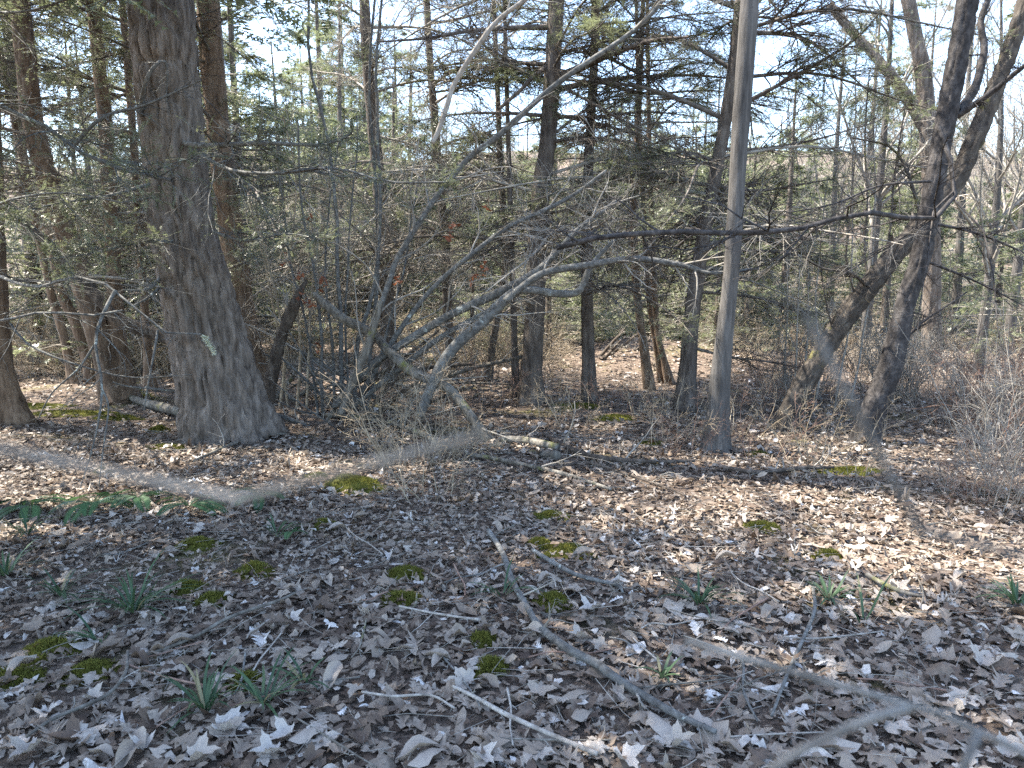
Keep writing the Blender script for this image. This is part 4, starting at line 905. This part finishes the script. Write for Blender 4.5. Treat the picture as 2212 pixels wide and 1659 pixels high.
rm = np.random.default_rng(12)
def mound(name, label, px, py, wx, wy, h, seed, cat, kind=None, fz=4, t0=.2, t1=1):
    c = on_ground(px, py); r = np.random.default_rng(seed); nr, na = 9, 30
    rr = np.linspace(0, 1, nr)[1:]; a = np.arange(na) * 2 * np.pi / na; A, Rr = np.meshgrid(a, rr)
    edge = 1 + .55 * noise(np.cos(A) * 2.4 + seed, np.sin(A) * 1.6, seed)
    X = Rr * wx * edge * np.cos(A); Y = Rr * wy * edge * np.sin(A)
    Z = h * (1 - Rr ** 2.2) + .25 * h * noise(X * 9 + seed, Y * 9, 2) * (1 - Rr) ** .3 - .02 * Rr
    Z = Z + (ground_z(X + c[0], Y + c[1]) - c[2])
    V = np.vstack([np.stack([X, Y, Z], -1).reshape(-1, 3), [[0, 0, h]]]); n0 = len(V) - 1; j = np.arange(na); j2 = (j + 1) % na
    Q = np.vstack([np.stack([k * na + j, (k + 1) * na + j, (k + 1) * na + j2, k * na + j2], 1) for k in range(nr - 2)])
    T = np.stack([j, j2, np.full(na, n0)], 1)
    mb = MB().add(V, Q, T, r.uniform(.15, .6))
    pick = V[r.integers(0, len(V), 700)] + r.normal(0, .02, (700, 3)) * np.array([wx * 8, wy * 8, 0]) * .3
    fuzz(mb, pick, r, fz, .018, .0028, t0, t1)
    o = mb.build(name, M['moss']); o.location = tuple(c); return tag(o, label, cat, None, kind)
mound('mossy_rock', 'bright green mossy rock in front of the tan bush', 772, 1058, .27, .17, .10, 1, 'rock', fz=9)
mound('mossy_rock', 'small mossy stone just left of the bigger mossy rock', 690, 1032, .11, .07, .035, 2, 'rock')
mound('mossy_rock', 'green mossy stone left of the huge trunk base', 345, 932, .12, .09, .06, 3, 'rock')
mound('mossy_rock', 'tiny yellow-green mossy stone on the sunny leaves at left', 220, 1020, .07, .05, .04, 4, 'rock')
mound('mossy_rock', 'pale sunlit stone behind the joined pair of hemlocks', 298, 860, .38, .2, .1, 5, 'rock', fz=2, t0=.8, t1=1)
mound('moss_cushion', 'olive moss cushion spreading before the huge trunk base', 370, 968, .32, .13, .03, 6, 'moss')
for k, (px, py, w, h) in enumerate(MOSS):
    mound('moss_patch', 'olive green moss patch showing through the fallen leaves', px, py, w, h, .04, 20 + k, 'moss', fz=4)['group'] = 'moss patches in the litter'

def sedge(px, py, n, L, label, seed):
    c = on_ground(px, py); r = np.random.default_rng(seed); S = 6
    a = r.uniform(0, 6.283, n); d = unit(np.stack([np.cos(a), np.sin(a), r.uniform(.5, 2.0, n)], 1)); p = np.stack([np.cos(a), np.sin(a), 0 * a], 1) * r.uniform(0, .035, n)[:, None] + np.array([0, 0, .01])
    l = L * r.uniform(.5, 1.2, n) / (S - 1); out = [p]; ds = [d]
    for k in range(S - 1): out.append(out[-1] + d * l[:, None]); d = unit(d + np.array([0, 0, -.22]) + r.normal(0, .06, (n, 3))); ds.append(d)
    P = np.stack(out, 1); side = unit(np.cross(np.stack(ds, 1), UP)); w = (np.array([.6, 1, 1, .9, .6, .05]) * .0055)[None, :, None]
    V = np.stack([P - side * w, P + side * w], 2).reshape(-1, 3); i = (np.arange(n)[:, None] * S * 2 + np.arange(S - 1)[None] * 2).reshape(-1)
    o = MB().add(V, np.stack([i, i + 1, i + 3, i + 2], 1), None, np.repeat(np.where(r.random(n) < .12, 1, r.uniform(0, .65, n)), S * 2)).build('sedge_tuft', M['grass'])
    o.location = (c[0], c[1], c[2] + .03); return tag(o, label, 'sedge')
for k, (px, py, n, L, lb) in enumerate(((290, 1335, 30, .24, 'largest dark green sedge tuft at the lower left'), (130, 1300, 14, .18, 'sedge tuft left of the largest one'), (15, 1255, 16, .2, 'pale sedge tuft cut by the left edge'), (445, 1555, 18, .17, 'sedge tuft at the bottom beside broad dead leaves'), (570, 1540, 16, .15, 'sedge tuft low left of the bent pale twig'),
    (1085, 1300, 8, .16, 'thin sedge blades touching the lichen-covered stick'), (1510, 1320, 18, .16, 'sedge tuft right of the lichen-covered stick'), (1790, 1310, 16, .13, 'bushy sedge tuft below the sunny leaves'), (1865, 1360, 4, .2, 'few long sedge blades among the lower right leaves'), (2195, 1320, 20, .16, 'bright green sedge tuft at the right edge'), (660, 1490, 9, .12, 'small sedge tuft above the bent pale twig'), (60, 1165, 16, .16, 'sedge tuft under the ferns at left'), (1430, 1480, 8, .1, 'short sedge blades below the lichen-covered stick'), (600, 1165, 10, .12, 'small sedge tuft beyond the moss patches'), (215, 1400, 6, .16, 'few sedge blades below the largest tuft'))):
    sedge(px, py, int(n * 1.4), L * 1.25, lb, 400 + k)

def fern(px, py, n, L, label, seed):
    c = on_ground(px, py); c[2] += .04; r = np.random.default_rng(seed); t = thing('fern', c, label, 'fern')
    for k in range(n):
        a = k * 6.283 / n + r.normal(0, .3); S = 14; d = unit(np.array([math.cos(a), math.sin(a), r.uniform(.25, .7)])); p = np.array([0, 0, .02]); P = [p]
        l = L * r.uniform(.7, 1.15) / S
        for q in range(S): P.append(P[-1] + d * l); d = unit(d + np.array([0, 0, -.09]))
        P = np.array(P); mb = MB().add(*tubes(P[None], np.linspace(.003, .001, S + 1)[None], 3))
        tn = unit(np.gradient(P, axis=0)); sd_ = unit(np.cross(tn, UP)); V = []
        for q in range(2, S + 1):
            for sg in (-1, 1):
                for o_ in (0, .5):
                    b0 = P[q] - tn[q] * l * o_; ln = L * .2 * math.sin(math.pi * (q - o_) / (S + 1.5)) ** .8; w = tn[q] * l * .22
                    V.append([b0 - w, b0 + sd_[q] * sg * ln * .5 - w * 1.1 + np.array([0, 0, .004]), b0 + sd_[q] * sg * ln + tn[q] * ln * .25, b0 + sd_[q] * sg * ln * .5 + w * 1.1])
        V = np.array(V).reshape(-1, 3); mb.add(V, np.arange(len(V)).reshape(-1, 4), None, r.uniform(.1, .9)); mb.build('frond', M['fern'], t, False)
fern(70, 1112, 6, .34, 'fern at the far left with a pale drooping frond', 1)
fern(205, 1108, 7, .32, 'dark green fern left of the low fern patch', 2)
fern(300, 1095, 7, .3, 'dark fern between the two other ferns in the shade', 3)
fern(410, 1112, 7, .26, 'low fern nearest the mossy ground in the shade', 4)
fern(560, 1090, 6, .22, 'small shaded fern beside the mossy rock', 5)
fern(630, 1172, 4, .12, 'tiny bright green fern in the leaf litter', 6)

# clusters of red-brown leaves still hanging on the stems
for k, (px, py, Y) in enumerate(((668, 470, 8.0), (700, 600, 8.0), (655, 640, 7.9), (690, 615, 8.0), (615, 555, 8.2), (1045, 575, 7.2), (1030, 600, 7.2), (1055, 445, 7.4), (985, 480, 7.5), (970, 500, 7.5), (670, 655, 7.9), (645, 590, 8.0), (690, 740, 7.9), (860, 600, 8.0))):
    c = at(px, py, Y); r = np.random.default_rng(700 + k); mb = MB()
    mb.add(*tubes(np.array([[[0, 0, .09], [0, 0, .04], [.005, 0, 0]]]), np.array([[.002, .002, .0015]]), 3))
    for q in range(5):
        V, T = TPL[r.integers(0, 9)]; Rr = rotations(r, 1, 1.2)[0]; mb.add((V @ Rr.T) * r.uniform(.05, .09) + r.normal(0, .03, 3) + np.array([0, 0, -.03]), None, T, r.random())
    o = mb.build('hanging_leaves', M['red_leaf']); o.location = tuple(c); tag(o, 'bunch of rusty dead leaves still hanging on the bare stems', 'leaves', 'rusty leaves on the stems')
    tag(o, None, None)

# lichen tuft hanging on the huge trunk
c = at(448, 740, D1 - .42); r = np.random.default_rng(3); mb = MB()
pp = np.stack([np.linspace(-.03, .06, 60), r.normal(0, .01, 60), np.linspace(.06, -.10, 60) + r.normal(0, .012, 60)], 1)
fuzz(mb, pp, r, 10, .03, .004, .8, 1, 1.6)
M['lichen'] = leafy('lichen', [(0, (.4, .42, .3)), (1, (.6, .62, .5))], .3, .8, .1)
o = mb.build('lichen_tuft', M['lichen']); o.location = tuple(c); tag(o, 'pale lichen tuft hanging on the huge hemlock trunk', 'lichen')

# ------------------------------------------------------------------ saplings right beside the viewpoint, out of focus
def near_sapling(label, paths, seed):
    b = np.array(paths[0][0][0]); t = thing('near_sapling', b, label, 'sapling')
    for k, (pts, w0, w1) in enumerate(paths):
        P = spline(pts, 30) - b; R = np.linspace(w0, w1, 30); mb = MB().add(*tubes(P[None], R[None], 8)); mb.build('stem' if k == 0 else 'twig', M['limb'], t)
root = np.array([.78, .42, float(ground_z(.78, .42)) - .03])
near_sapling('out of focus grey sapling twig crossing the lower right corner', [
    ([root, np.array([.72, .38, .8]), np.array([.42, .31, 1.22]), at(2212, 1612, .3), at(2000, 1540, .3), at(1800, 1480, .3), at(1650, 1425, .3), at(1480, 1384, .3)], .0034, .0013),
    ([at(1960, 1530, .3), at(1880, 1552, .285), at(1760, 1605, .28), at(1660, 1665, .275)], .0022, .0016),
    ([at(2112, 1580, .3), at(2095, 1625, .29), at(2070, 1680, .285)], .0024, .0018)], 1)
root = np.array([.35, .12, float(ground_z(.35, .12)) - .03])
near_sapling('blurred grey twig hanging before the dark scaly-barked tree', [
    ([root, np.array([.34, .15, .9]), np.array([.30, .17, 1.40]), at(2500, 1290, .17), at(2130, 1225, .17), at(2000, 1165, .17), at(1945, 1040, .17), at(1900, 925, .17), at(1840, 840, .17), at(1775, 735, .17), at(1740, 680, .17)], .0026, .0010)], 2)
root = np.array([-.42, .14, float(ground_z(-.42, .14)) - .03])
near_sapling('blurred grey twig bending across the shaded ground at the left', [
    ([root, np.array([-.41, .15, .9]), np.array([-.36, .16, 1.45]), at(-900, 800, .165), at(-300, 905, .165), at(60, 985, .165), at(400, 1052, .165), at(640, 1105, .165), at(790, 1122, .165), at(880, 1085, .165), at(950, 1015, .165), at(1045, 940, .165)], .0009, .0010)], 3)
